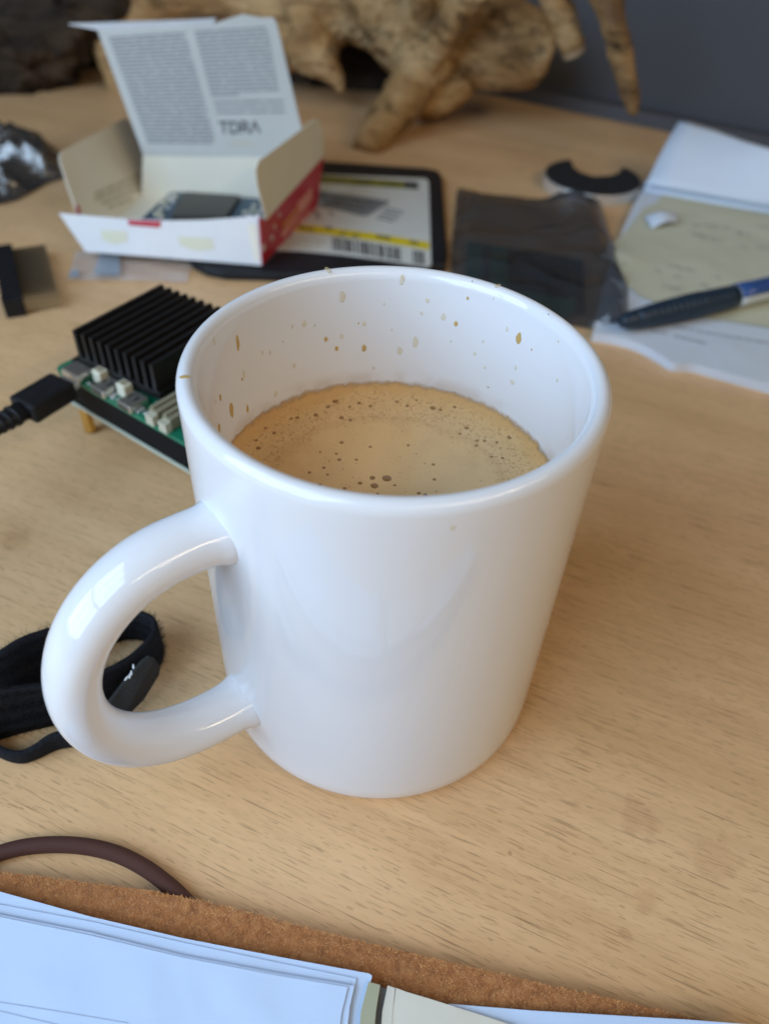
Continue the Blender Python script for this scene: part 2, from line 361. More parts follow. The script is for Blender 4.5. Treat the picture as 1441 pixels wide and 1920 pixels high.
def m_wood(name, c0, c1, c2, rough=0.6):
    m = mat(name, rough=rough); t = NT(m)
    n = t.noise(t.coord('Object', scale=(0.5, 1, 1.6)), 22, 6, 0.7, 0.8)
    big = t.noise(t.coord('Object'), 15, 4, 0.6, 0.6)
    b = t.ramp(t.math('ADD', t.math('MULTIPLY', n, 0.55), t.math('MULTIPLY', big, 0.45)), [(0.36, c0), (0.48, c1), (0.60, c2)])
    grain = t.noise(t.coord('Object', scale=(0.12, 1, 1)), 300, 4, 0.7, 0.5)
    cr = t.fr(t.noise(t.coord('Object', scale=(0.3, 1, 1)), 60, 5, 0.7, 1.4), 0.55, 0.68)
    b = t.mix(t.math('MULTIPLY', t.fr(grain, 0.4, 0.7), 0.35), b, c0)
    t.col(t.mix(t.math('MULTIPLY', cr, 0.28), b, tuple(x*0.3 for x in c0)))
    t.bump(t.math('SUBTRACT', t.math('ADD', n, t.math('MULTIPLY', grain, 0.3)), cr), 0.8, 0.007)
    return m
M['driftwood'] = m_wood('driftwood', (0.12, 0.055, 0.016), (0.40, 0.225, 0.082), (0.64, 0.43, 0.21))
M['wood_cut'] = m_wood('cut_wood', (0.33, 0.21, 0.11), (0.42, 0.28, 0.16), (0.50, 0.35, 0.21))
M['bark'] = m_wood('shade_darkened_bark', (0.009, 0.005, 0.003), (0.028, 0.017, 0.009), (0.075, 0.045, 0.024), 0.95)  # dark bark, taken darker still so the colour carries the hollows' shade
M['elastic'] = m_elastic()

# ------------------------------------------------------------------ setting: desk and partition
A0, A1 = P(880, 170, 0), P(1240, 245, 0); ed = (A1-A0).normalized(); en = Vector((-ed.y, ed.x, 0))
if en.y < 0: en = -en
b0, b1 = A0-ed*1.6, A0+ed*1.2
pts = [Vector((-1.1, -0.32, 0)), Vector((1.0, -0.32, 0)), b1, b0]
bm = bmesh.new(); add_prism(bm, pts, (0, 0, -0.025))
setp(bm_obj('desk_top', bm, M['beech']), 'pale beech laminate desk top under the mug', None, None, 'structure')
bm = bmesh.new()
q0 = b0+en*0.012; add_box(bm, q0+Vector((0, 0, -0.4)), ed*2.8, en*0.04, (0, 0, 1.3))
setp(bm_obj('partition_wall', bm, M['partition']), 'dark grey desk partition behind the desk', None, None, 'structure')
bm = bmesh.new(); add_box(bm, b0+en*0.0005+Vector((0, 0, -0.03)), ed*2.8, en*0.011, (0, 0, 0.040))
setp(bm_obj('partition_rail', bm, M['rail']), None, None, None, 'structure')

# ------------------------------------------------------------------ mug
RO, H, RI = 0.041, 0.0971, 0.0371
mug = thing('coffee_mug', (0, 0, 0), 'white glazed coffee mug with round loop handle', 'mug')
prof = [(0.0, 0.0028), (0.030, 0.0028), (0.0335, 0.0022), (0.0350, 0.0004), (0.0375, 0.0), (0.0392, 0.0004), (0.0403, 0.0014), (0.0408, 0.0030), (0.0410, 0.006)]
prof += [(RO, z) for z in np.linspace(0.012, H-0.006, 12)]
rr = (RO-RI)/2; rc = (RO+RI)/2
for a in np.linspace(0, math.pi, 17): prof.append((rc+rr*math.cos(a), H-rr*1.25+rr*1.25*math.sin(a)))
prof += [(RI, z) for z in np.linspace(H-0.006, 0.014, 12)]
prof += [(0.0365, 0.010), (0.0345, 0.0072), (0.031, 0.006), (0.0, 0.006)]
vs, fs = lathe(prof, 128)
mesh_obj('body', vs, fs, M['porcelain'], mug)
PHI = R(-140.5); hd = Vector((math.cos(PHI), math.sin(PHI), 0)); hn = Vector((-math.sin(PHI), math.cos(PHI), 0))
cl = [(400,995),(330,1018),(300,1033),(235,1075),(178,1130),(142,1187),(124,1250),(124,1300),(140,1345),(178,1383),(220,1400),(290,1395),(350,1375),(410,1343),(455,1313)]
hp = []
for q in cl:
    p = PP(*q, (0, 0, 0), hn); hp.append((p.dot(hd), p.z))
hp[0] = (0.0398, hp[0][1]-0.0008); hp[-1] = (0.0398, hp[-1][1])
sm = [np.array(p) for p in hp]
for _ in range(3): sm = [sm[0]]+[(sm[i-1]+2*sm[i]+sm[i+1])/4 for i in range(1, len(sm)-1)]+[sm[-1]]
path2 = catmull(sm, 7)
path = [hd*p[0]+Vector((0, 0, p[1])) for p in path2]
n = len(path); ra, rb = [], []
for i, p in enumerate(path2):
    d = max(0.0, p[0]-RO)
    fl = math.exp(-(d/0.0013))
    ra.append(0.0051*(1+0.17*fl)); rb.append(0.0064*(1+0.16*fl))
bm = bmesh.new(); sweep(bm, path, ra, rb, side=hn, seg=32)
bm_obj('handle', bm, M['porcelain'], mug, smooth=True)
# coffee splashes dried on the inside wall and the rim
def inner_hit(x, y, r):
    d = ray(x, y); a = d.x**2+d.y**2; b = 2*(CAM.x*d.x+CAM.y*d.y); c = CAM.x**2+CAM.y**2-r*r
    t = (-b+math.sqrt(b*b-4*a*c))/(2*a); return CAM+d*t
def drop_mesh(name, m, seed):
    bm = bmesh.new(); bmesh.ops.create_uvsphere(bm, u_segments=16, v_segments=10, radius=1.0)
    for v in bm.verts:
        k = 1+0.30*noise.noise(Vector((v.co.x*1.3+seed, v.co.z*1.3, seed*2.7)))
        v.co.x *= k; v.co.z *= k
        if v.co.z > 0: v.co.x *= 1-0.30*v.co.z*(seed % 2)
    me = bpy.data.meshes.new(name); bm.to_mesh(me); bm.free(); me.materials.append(m)
    me.polygons.foreach_set('use_smooth', [True]*len(me.polygons)); return me
DM = [[drop_mesh('coffee_drip', M['drip_dark'], q) for q in range(4)], [drop_mesh('coffee_drip', M['drip_light'], q) for q in range(4)]]
drops = [(446,643,7,28,0),(434,768,8,28,0),(972,634,13,20,0),(641,557,13,19,1),(753,525,9,18,1),(682,653,9,12,0),(611,636,8,9,0),(640,631,7,9,1),(631,653,7,9,0),(749,658,11,13,1),(778,642,11,18,1),(683,607,7,9,1),(831,594,10,12,1),(854,607,8,9,0),(801,563,7,9,1),(876,559,5,6,0),(570,607,9,11,1),(889,663,6,7,1),(908,689,5,6,1),(960,716,9,8,1),(966,690,5,8,1),(1044,713,5,7,1),(950,617,5,9,1),(457,700,5,16,1),(454,711,4,6,0),(413,745,4,13,0),(404,752,3,9,1),(464,766,5,14,0),(411,802,5,17,0),(551,686,6,9,1),(517,738,8,10,1),(492,661,4,9,1),(506,661,4,9,1),(790,587,5,7,1),(402,640,4,14,1),(548,612,4,8,1),(1046,640,4,6,1),(700,690,5,6,1),(905,640,4,6,1),(590,610,3,5,1),(672,606,3,4,0),(734,618,3,4,1),(845,640,3,4,1),(996,655,3,4,0),(925,560,3,4,1),(720,570,4,5,1),(530,640,3,5,1)]
for (x, y, wpx, hpx, k) in drops:
    p = inner_hit(x, y, RI-0.00005)
    ang = math.atan2(p.y, p.x); dep = (p-CAM).dot(FX); s = dep/FPX
    sl = max(0.35, abs(math.cos(0)))
    inc = abs(Vector((math.cos(ang), math.sin(ang), 0)).dot((p-CAM).normalized()))
    vz = max(0.4, math.sqrt(1-ray(x, y).normalized().z**2))
    o = bpy.data.objects.new('coffee_drip', DM[k][random.randrange(4)]); link(o, mug)
    o.location = p; o.rotation_euler = (0, 0, ang+math.pi/2)
    o.scale = (wpx*s*0.5/max(0.35, min(1, inc*1.4)), 0.00010, hpx*s*0.5/vz)
for (x, y, a, b, k) in [(353, 708, 0.0009, 0.0006, 0), (617, 511, 0.0014, 0.0007, 1), (933, 537, 0.0010, 0.0006, 1)]:
    p = P(x, y, H-0.0003); ang = math.atan2(p.y, p.x)
    q = Vector((math.cos(ang)*rc, math.sin(ang)*rc, H-0.00005))
    o = bpy.data.objects.new('coffee_drip', DM[k][0]); link(o, mug); o.location = q; o.rotation_euler = (0, R(90), ang); o.scale = (0.00010, b, a)

for (x, y, wpx, m_) in [(848, 990, 12, 'drip_light'), (1028, 589, 3, 'chip'), (885, 527, 2.5, 'chip')]:
    d = ray(x, y); a = d.x**2+d.y**2; b = 2*(CAM.x*d.x+CAM.y*d.y); sg = -1 if y > 900 else 1; rad0 = RO if y > 900 else RI
    t_ = (-b+sg*math.sqrt(b*b-4*a*(CAM.x**2+CAM.y**2-rad0*rad0)))/(2*a); p = CAM+d*t_
    o = bpy.data.objects.new('speck', drop_mesh('speck', M[m_], 2)); link(o, mug); s_ = (p-CAM).dot(FX)/FPX*wpx*0.5
    o.location = p; o.rotation_euler = (0, 0, math.atan2(p.y, p.x)+math.pi/2); o.scale = (s_, 0.00004, s_)

# ------------------------------------------------------------------ coffee in the mug
LV = 0.0630
cof = thing('coffee', (0, 0, LV), 'light brown coffee with bubbly crema inside the white mug', 'coffee')
rad = [0.0, 0.006, 0.012, 0.018, 0.0225, 0.026, 0.0285, 0.0305, 0.0322, 0.0336, 0.0348, 0.0358, 0.0365, 0.03695, 0.03703, 0.03707]
hz = [0.0, 0, 0, 0, 0.0001, 0.0002, 0.0003, 0.0004, 0.0006, 0.0010, 0.0016, 0.0024, 0.0034, 0.0044, 0.0056, 0.0095]
seg = 220; vs = [(0, 0, LV)]; fs = []
for i in range(1, len(rad)):
    for k in range(seg):
        a = 2*math.pi*k/seg
        ca, sa = math.cos(a), math.sin(a)
        jag = noise.noise(Vector((ca*2.5, sa*2.5, 3.1)))*0.55+noise.noise(Vector((ca*9, sa*9, 0.3)))*0.38+noise.noise(Vector((ca*24, sa*24, 7.3)))*0.18
        e = max(0, (i-8)/6.0)
        z = LV+hz[i]*(1+0.55*jag*e)+0.00010*noise.noise(Vector((rad[i]*ca*220, rad[i]*sa*220, 0)))*(1 if i > 4 else 0.2)
        vs.append((rad[i]*ca, rad[i]*sa, z))
for k in range(seg): fs.append((0, 1+k, 1+(k+1) % seg))
for i in range(1, len(rad)-1):
    o1, o2 = 1+(i-1)*seg, 1+i*seg
    for k in range(seg): fs.append((o1+k, o2+k, o2+(k+1) % seg, o1+(k+1) % seg))
mesh_obj('crema', vs, fs, M['coffee'], cof)
bm = bmesh.new(); bmesh.ops.create_uvsphere(bm, u_segments=14, v_segments=8, radius=1.0)
bme = bpy.data.meshes.new('bubble'); bm.to_mesh(bme); bm.free(); bme.materials.append(M['bubble']); bme.polygons.foreach_set('use_smooth', [True]*len(bme.polygons))
def zsurf(r): return LV+float(np.interp(r, rad, hz))
bub = []
for (x, y, rp) in [(725,895,9),(698,894,5.5),(702,909,7.5),(675,904,4.5),(636,860,4),(607,875,3.5),(640,828,4),(694,836,3),(630,849,3),(668,860,3),(812,869,3.5),(814,897,3.5),(740,908,3),(785,923,4),(797,926,4.5),(646,914,4),(580,884,3.5),(614,888,3),(600,907,3.5),(765,833,3),(708,924,3),(592,780,4.5),(614,767,4.5),(640,783,4.5),(557,787,4.5),(484,843,5),(481,832,3),(628,759,6),(673,759,4),(694,763,3.5),(514,815,4),(498,812,3.5),(656,787,3.5),(744,757,3.5),(763,763,3.5),(780,757,3),(546,790,3.5),(811,768,6),(825,772,3.5),(851,772,3.5),(874,803,4),(907,783,4),(908,827,3.5),(931,831,3.5),(953,828,4.5),(894,826,3),(921,856,3),(941,859,3),(893,835,3),(862,813,3),(600,846,2.5),(655,765,3)]:
    p = P(x, y, LV+0.0003); bub.append((p.x, p.y, rp*(p-CAM).dot(FX)/FPX))
for _ in range(230):
    if random.random() < 0.72: r_ = random.uniform(0.0275, 0.0352); a = random.uniform(0, 2*math.pi)
    else: r_ = 0.027*math.sqrt(random.random()); a = random.uniform(0, 2*math.pi)
    bub.append((r_*math.cos(a), r_*math.sin(a), 0.00006+0.00015*random.random()**2))
for (x, y, r_) in bub:
    o = bpy.data.objects.new('bubble', bme); link(o, cof)
    o.location = Vector((x, y, zsurf(math.hypot(x, y))-LV)); o.scale = (r_, r_, min(r_*0.35, 0.00018))

# ------------------------------------------------------------------ single-board computer with heatsink
Zp = 0.0275                                                     # top of the upper board
c0 = P(100, 690, Zp); c1 = P(350, 833, Zp)
ex = (c1-c0).normalized(); ey = Vector((-ex.y, ex.x, 0))
if ey.y < 0: ey = -ey
Zv = Vector((0, 0, 1))
sbc = thing('circuit_computer', (c0.x, c0.y, 0), 'small green single-board computer topped by a black finned heatsink', 'computer')
def L(u, v, z): return Vector((c0.x, c0.y, 0))+ex*u+ey*v+Zv*z
BW, BD = 0.090, 0.056
def rrect(u0, v0, u1, v1, z, r=0.003, m=4):
    out = []
    for (cu, cv, a0) in ((u1-r, v1-r, 0), (u0+r, v1-r, 90), (u0+r, v0+r, 180), (u1-r, v0+r, 270)):
        for k in range(m+1):
            a = R(a0+90*k/m); out.append(L(cu+r*math.cos(a), cv+r*math.sin(a), z))
    return out
prism('circuit_board', rrect(0, 0, BW, BD, Zp-0.0014), Zv*0.0014, M['pcb_green'], sbc)
prism('lower_board', rrect(0.0006, -0.0002, BW, BD, 0.0152), Zv*0.0010, M['pcb_edge'], sbc)
prism('black_block', rrect(0.0012, 0.0003, BW-0.002, BD-0.002, 0.0163, 0.002), Zv*0.0097, M['flat_black'], sbc)  # plain black block filling the space between the two boards
for (u, v) in ((0.0045, 0.0045), (BW-0.0045, 0.0045), (0.0045, BD-0.0045), (BW-0.0045, BD-0.0045)):
    bm = bmesh.new(); p = L(u, v, 0)
    add_prism(bm, [p+Vector((0.0023*math.cos(k*math.pi/3), 0.0023*math.sin(k*math.pi/3), 0.0006)) for k in range(6)], Zv*0.0142)
    bm_obj('leg', bm, M['brass'], sbc)
# heatsink
hz0 = Zp+0.0020; hz1 = Zp+0.0148
h0 = P(134, 619, hz1); h1 = P(285, 686, hz1); h2 = P(304, 533, hz1)
hx = (h1-h0); hlen = hx.length; hx.normalize(); hy = Vector((-hx.y, hx.x, 0))
if hy.y < 0: hy = -hy
hdp = (h2-h0).dot(hy)
hsb = box('heatsink', Vector((h0.x, h0.y, hz0))-hx*0.001, hx*(hlen+0.002), hy*hdp, Zv*0.0030, M['black_anod'], sbc, 0.0003)
NF = 10; pit = (hlen-0.0017)/(NF-1)
fin = None
for i in range(NF):
    o_ = Vector((h0.x, h0.y, hz0+0.0029))+hx*(i*pit)
    if fin is None:
        fin = box('fin', o_, hx*0.0017, hy*hdp, Zv*(hz1-hz0-0.0029), M['black_anod'], hsb, 0.00015)
    else:
        f2 = fin.copy(); COL.objects.link(f2); f2.parent = hsb; f2.location = hx*(i*pit)
bk = Vector((h0.x, h0.y, hz0-0.002))
box('heatsink_ear', bk-hx*0.0035-hy*0.0008, hx*0.006, hy*0.006, Zv*0.003, M['black_anod'], sbc, 0.0003)
# sockets along the near edge
box('power_socket', L(0.0060, -0.0012, Zp), ex*0.0090, ey*0.0073, Zv*0.0032, M['shell'], sbc, 0.0010)
for u in (0.0215, 0.0345):
    mh = box('video_socket', L(u, -0.0010, Zp), ex*0.0066, ey*0.0078, Zv*0.0030, M['shell'], sbc, 0.0006)
    box('opening', L(u+0.0009, -0.00115, Zp+0.0007), ex*0.0048, ey*0.0003, Zv*0.0016, M['chip'], mh)
    for du in (0.0012, 0.0042): box('slot', L(u+du, 0.0022, Zp+0.00285), ex*0.0011, ey*0.0026, Zv*0.0002, M['chip'], mh)
    for du in (-0.0012, 0.0070): box('solder_tab', L(u+du, 0.0008, Zp), ex*0.0008, ey*0.0032, Zv*0.0008, M['solder'], mh, 0.0002)
for u in (0.0170, 0.0292):
    wc_ = box('white_connector', L(u, 0.0035, Zp), ex*0.0042, ey*0.0036, Zv*0.0048, M['conn'], sbc, 0.0004)
    box('opening', L(u+0.0009, 0.0044, Zp+0.0046), ex*0.0024, ey*0.0018, Zv*0.0004, M['conn_dark'], wc_)
    for k in range(2):
        bm = bmesh.new(); bmesh.ops.create_uvsphere(bm, u_segments=10, v_segments=6, radius=1)
        me = bpy.data.meshes.new('solder_joint'); 
        for v in bm.verts: v.co = ex*(v.co.x*0.0012)+ey*(v.co.y*0.0007)+Zv*(v.co.z*0.0005)
        bm.to_mesh(me); bm.free(); me.materials.append(M['solder'])
        o = bpy.data.objects.new('solder_joint', me); link(o, wc_); o.location = L(u+0.0030+k*0.0022, 0.0018, Zp+0.0003)-wloc(wc_)
for u in (0.0475, 0.0535):
    cn = box('camera_socket', L(u, 0.0015, Zp), ex*0.0038, ey*0.0200, Zv*0.0042, M['conn_dark'], sbc, 0.0003)
    for dv in (0.0, 0.0012, 0.0024): box('contact', L(u+0.0006, -0.0006+dv*0, Zp)+ex*(dv), ex*0.0008, ey*0.0024, Zv*0.0036, M['conn'], cn)
    box('latch', L(u+0.0004, 0.0020, Zp+0.0042), ex*0.0014, ey*0.0190, Zv*0.0009, M['conn_dark'], cn)
rnd = random.Random(3)
for k in range(7):
    u = (0.0160, 0.0180, 0.0290, 0.0312, 0.0432, 0.0448, 0.0462)[k]; v = (0.0012, 0.0018, 0.0010, 0.0016, 0.0020, 0.0050, 0.0090)[k]
    box('silk_mark', L(u, v, Zp+0.00002), ex*0.0013, ey*0.0004, Zv*0.00005, M['card_white'], sbc)
for k in range(26):
    u, v = rnd.choice([rnd.uniform(0.0158, 0.0166), rnd.uniform(0.0286, 0.0292), rnd.uniform(0.0334, 0.0342), rnd.uniform(0.0420, 0.0466)]), rnd.uniform(0.0012, 0.0105)
    box('component', L(u, v, Zp), ex*rnd.uniform(0.0006, 0.0014), ey*rnd.uniform(0.0005, 0.0010), Zv*0.0007, rnd.choice([M['chip'], M['conn_dark'], M['silver']]), sbc)

# ------------------------------------------------------------------ power cable in the socket
sz = Zp+0.0018
pa = P(122, 722, sz); pb = P(42, 770, sz); dv = (pb-pa).normalized(); sv = Vector((-dv.y, dv.x, 0))
usb = thing('power_cable', (pb.x, pb.y, sz), 'black cable with rectangular plug pushed into the green circuit board', 'cable')
def ellipse_tube(name, pts, ra, rb, m, parent, seg=20):
    bm = bmesh.new(); sweep(bm, pts, ra, rb, side=sv, seg=seg); return bm_obj(name, bm, m, parent, smooth=True)
box('plug_tip', pa-sv*0.0041-Zv*0.0012-dv*0.003, dv*0.006, sv*0.0082, Zv*0.0024, M['silver'], usb, 0.0008)
box('plug', pa-sv*0.0056-Zv*0.0034, dv*(pb-pa).length, sv*0.0112, Zv*0.0068, M['black_plastic'], usb, 0.0012)
rel = [pb-dv*0.001, pb+dv*0.004, pb+dv*0.009, pb+dv*0.016-Zv*0.0006]
ellipse_tube('strain_relief', rel, [0.0030, 0.0029, 0.0026, 0.0023], [0.0040, 0.0036, 0.0030, 0.0024], M['black_plastic'], usb)
for k in range(4):
    q = pb+dv*(0.0030+0.0026*k)
    ellipse_tube('rib', [q, q+dv*0.0010], 0.0033-0.0002*k, 0.0041-0.00035*k, M['black_plastic'], usb)
cp = catmull([rel[-1], pb+dv*0.030-Zv*0.004, pb+dv*0.055-Zv*0.014+sv*0.004, pb+dv*0.085-Zv*0.0245+sv*0.012, pb+dv*0.14-Zv*0.0272+sv*0.03], 8)
ellipse_tube('cord', cp, 0.0019, 0.0019, M['black_plastic'], usb, 14)

# ------------------------------------------------------------------ open card box with its board
Z0 = 0.0060; HB = 0.0265
fl, fr_ = P(161, 471, Z0), P(490, 497, Z0)
bx = (fr_-fl).normalized(); by = Vector((-bx.y, bx.x, 0)); BWd = (fr_-fl).length; BDp = 0.0720
if by.y < 0: by = -by
cb = thing('card_box', (fl.x, fl.y, Z0), 'open red and white card box with its printed lid standing up', 'box')
CT = 0.0005
def Bp(u, v, z): return fl+bx*u+by*v+Zv*z
sheet('floor', [Bp(0, 0, 0.0), Bp(BWd, 0, 0.0), Bp(BWd, BDp, 0.0), Bp(0, BDp, 0.0)], M['card_cream'], cb, CT)
# front panel leaning towards the viewer
nf = (by*-0.95+Zv*0.22).normalized(); fp0 = fl
def Ff(x, y): return PP(x, y, fp0, nf)
def Fo(pts, d=0.0): return [Ff(*p)+nf*d for p in pts]
fpx = [(161, 471), (490, 497), (487, 403), (440, 408), (380, 412), (320, 413), (240, 410), (180, 405), (111, 399)]
fpan = sheet('front_panel', Fo(fpx), M['card_white'], cb, CT, nf)
for g in ([(190, 430), (238, 433), (240, 452), (215, 458), (192, 448)], [(335, 442), (398, 446), (402, 466), (370, 470), (338, 460)]):
    sheet('glue_patch', Fo(g, 0.0006), M['glue'], fpan, 0.0001, nf)
sheet('red_tab', Fo([(240, 411.5), (303, 414), (300, 426), (243, 421)], 0.0006), M['card_red'], fpan, 0.0003, nf)
sheet('cream_strip', Fo([(463, 420), (484, 418), (486, 488), (478, 488)], 0.0006), M['card_cream'], fpan, 0.0001, nf)
# right wall, printed red outside
rb_ = P(592, 388, Z0); rdir = (rb_-fr_); rdir.z = 0; rdir.normalize(); nr = Vector((rdir.y, -rdir.x, 0)).normalized()
if nr.x < 0: nr = -nr
def Fr(x, y): return PP(x, y, fr_, nr)
rw = sheet('side_wall', [Fr(*p) for p in [(490, 497), (593, 388), (605, 292), (497, 412), (484, 407)]], M['card_red'], cb, CT, nr, label='red printed side wall')
tabp = [Fr(*p)+nr*0.0006 for p in [(482, 404), (497, 430), (511, 468), (490, 496)]]
for (x, y, s_) in [(491, 464, 0.0040), (507, 445, 0.0028), (503, 395, 0.0026), (516, 388, 0.0022), (521, 402, 0.002), (512, 424, 0.0022)]:
    c = Fr(x, y)+nr*0.0007
    sheet('printed_dot', [c+rdir*(s_*0.5*math.cos(a))+Zv*(s_*0.5*math.sin(a)) for a in np.linspace(0, 2*math.pi, 9)[:-1]], M['card_white'], rw, 0.00008, nr)
M['print_rose'] = mat('rose_print', (0.72, 0.30, 0.26), 0.4); M['print_orange'] = mat('orange_print', (0.62, 0.24, 0.08), 0.4)
for (g, m_) in [([(528, 420), (556, 385), (558, 391), (530, 428)], 'print_orange'), ([(525, 436), (560, 396), (561, 402), (528, 446)], 'print_rose'), ([(545, 430), (578, 392), (579, 397), (547, 437)], 'print_rose'), ([(555, 380), (582, 350), (583, 372), (560, 402)], 'print_rose')]:
    sheet('printed_shape', [Fr(*p)+nr*0.00065 for p in g], M[m_], rw, 0.00008, nr)
# right flap standing on the wall
nfl = nr
fpts = [(497, 413), (480, 345), (477, 318), (482, 302), (496, 292), (575, 233), (588, 222), (597, 225), (603, 240), (605, 292)]
sheet('flap', [Fr(*p) for p in fpts], M['card_cream'], cb, CT, nfl, label='cream right flap standing up')
# back wall with the hinge, floor to top
bl_, br_ = Bp(0.004, BDp, 0), Bp(BWd+0.012, BDp, 0)
hl = PP(268, 288, bl_, by); hr = PP(560, 297, bl_, by)
sheet('back_wall', [bl_, br_, hr, hl], M['card_cream'], cb, CT, by)
# left wall leaning outward, with its flap
lb0, lb1 = Bp(0, 0.002, 0), Bp(0.004, BDp, 0); ld = (lb1-lb0).normalized()
nl = (Vector((-ld.y, ld.x, 0))*0.90+Zv*-0.42).normalized()
def Fl(x, y): return PP(x, y, lb0, nl)
lpts = [(161, 470), (152, 420), (140, 385), (126, 345), (114, 308), (111, 293), (115, 283), (128, 276), (232, 222), (242, 224), (272, 290), (284, 372)]
lw = sheet('side_wall', [Fl(*p) for p in lpts], M['card_cream'], cb, CT, nl, label='cream left wall and flap folded outward')
sheet('red_edge', [Fl(*p)+nl*-0.0006 for p in [(140, 386), (146, 384), (150, 402), (142, 402)]], M['card_red'], lw, 0.0001, nl)
def strips(name, F, off, rows, m, parent, word=(14, 34), gap=4, seed=1, thick=0.00006, n=None, h=4):
    """rows of small print: each row [x0,y0,x1,y1] in the plane F, broken into words"""
    rg = random.Random(seed); bm = bmesh.new()
    for (x0, y0, x1, y1) in rows:
        x = x0
        while x < x1-3:
            xe = min(x1, x+rg.uniform(*word))
            f0, f1 = (x-x0)/(x1-x0), (xe-x0)/(x1-x0); ya, yb = y0+(y1-y0)*f0, y0+(y1-y0)*f1
            add_prism(bm, [F(x, ya)+off, F(xe, yb)+off, F(xe, yb-h)+off, F(x, ya-h)+off], Vector(n)*thick)
            x = xe+gap*rg.uniform(0.6, 1.3)
    return bm_obj(name, bm, m, parent, kind='stuff')
strips('small_print', Fl, nl*-0.0006, [(178, 366, 262, 330), (178, 376, 268, 340), (190, 384, 270, 352), (202, 392, 250, 374)], M['ink_pale'], lw, (8, 20), 3, 5, n=-nl, h=5)
sheet('printed_mark', [Fl(*p)+nl*-0.0007 for p in [(263, 340), (272, 338), (275, 348), (266, 351)]], M['ink_grey'], lw, 0.00006, -nl)
# lid standing up behind, leaning back a little
nlid = (by*-0.955+Zv*0.28).normalized(); lp0 = hl
def Fd(x, y): return PP(x, y, lp0, nlid)
lid = sheet('lid', [Fd(*p) for p in [(269, 290), (560, 297), (565, 240), (519, 44), (512, 32), (492, 33), (455, 26), (400, 44), (350, 48), (183, 56)]], M['card_print'], cb, CT, nlid, label='lid printed with columns of tiny text')
tt = [Fd(*p) for p in [(183, 56), (350, 48), (400, 44), (455, 26), (492, 33), (512, 32)]]
sheet('lid_tuck', [tt[0], tt[1], tt[2], tt[2]+by*0.006+Zv*0.0010, tt[1]+by*0.006+Zv*0.0012, Fd(121, 52)+by*0.006+Zv*0.0004], M['card_white'], lid, CT)
def lidpt(a, b):
    """a across, b down in the printed area, in the photo's own slant"""
    x = (183+(518-183)*a)*(1-b)+(269+(562-269)*a)*b; y = (64+(40-64)*a)*(1-b)+(290+(297-290)*a)*b; return x, y
rows = []
for k in range(29):
    b = 0.045+k*0.0305
    (x0, y0), (x1, y1) = lidpt(0.055, b), lidpt(0.485, b); rows.append((x0, y0, x1, y1))
rows2 = []
for k in range(17):
    b = 0.045+k*0.0305
    (x0, y0), (x1, y1) = lidpt(0.535, b), lidpt(0.945 if k < 16 else 0.70, b); rows2.append((x0, y0, x1, y1))
for b, e in ((0.585, 0.96), (0.625, 0.96), (0.665, 0.96)):
    (x0, y0), (x1, y1) = lidpt(0.54, b), lidpt(e, b); rows2.append((x0, y0, x1, y1))
strips('small_print', Fd, nlid*0.0006, rows, M['ink_grey'], lid, (16, 60), 2.5, 11, n=nlid, h=4.0)
strips('small_print', Fd, nlid*0.0006, rows2, M['ink_grey'], lid, (16, 60), 2.5, 12, n=nlid, h=4.0)
strips('small_print', Fd, nlid*0.0006, [(440, 266, 472, 267), (432, 272, 484, 274)], M['ink_pale'], lid, (10, 20), 2, 13, n=nlid, h=3)
def text_mesh(body, size):
    cu = bpy.data.curves.new('text', 'FONT'); cu.body = body; cu.size = size; cu.extrude = 0.00004
    o = bpy.data.objects.new('text', cu); COL.objects.link(o)
    me = bpy.data.meshes.new_from_object(o.evaluated_get(bpy.context.evaluated_depsgraph_get()))
    bpy.data.objects.remove(o); bpy.data.curves.remove(cu)
    return me
def text(name, body, origin, xdir, ydir, width, m, parent, height=None):
    """lettering whose box starts at origin, width long along xdir"""
    me = text_mesh(body, 1.0)
    co = np.array([v.co[:] for v in me.vertices]); x0, x1, y0, y1 = co[:, 0].min(), co[:, 0].max(), co[:, 1].min(), co[:, 1].max()
    s = width/(x1-x0); sy = s if height is None else height/(y1-y0)
    xd, yd = Vector(xdir).normalized(), Vector(ydir).normalized(); nn = xd.cross(yd).normalized(); base = wloc(parent)
    for v in me.vertices: v.co = Vector(origin)-base+xd*((v.co.x-x0)*s)+yd*((v.co.y-y0)*sy)+nn*(v.co.z)
    me.name = name; me.materials.clear(); me.materials.append(m)
    o = bpy.data.objects.new(name, me); link(o, parent); return o
ta, tb, tc = Fd(413, 249), Fd(489, 248), Fd(409, 229)
# the logo TDRA: plain strokes, the last letter without a bar
lx = (tb-ta); ly = (tc-ta); lw_ = lx.length; lx.normalize(); ly = (ly-lx*ly.dot(lx)); lh = ly.length; ly.normalize()
bm = bmesh.new()
def stroke(pts, wd=0.11):
    for (a, b) in zip(pts[:-1], pts[1:]):
        p, q = ta+lx*(a[0]*lw_)+ly*(a[1]*lh)+nlid*0.0006, ta+lx*(b[0]*lw_)+ly*(b[1]*lh)+nlid*0.0006
        d = (q-p).normalized(); s = nlid.cross(d)*(wd*lh)
        add_prism(bm, [p-s-d*(wd*lh*0.5), q-s+d*(wd*lh*0.5), q+s+d*(wd*lh*0.5), p+s-d*(wd*lh*0.5)], nlid*0.00005)
stroke([(0.0, 1), (0.21, 1)]); stroke([(0.105, 1), (0.105, 0)])
stroke([(0.27, 0), (0.27, 1), (0.40, 0.96), (0.46, 0.75), (0.46, 0.25), (0.40, 0.04), (0.27, 0)])
stroke([(0.54, 0), (0.54, 1), (0.66, 0.98), (0.70, 0.75), (0.66, 0.5), (0.56, 0.48)]); stroke([(0.62, 0.48), (0.72, 0)])
stroke([(0.77, 0), (0.87, 1), (0.98, 0)])
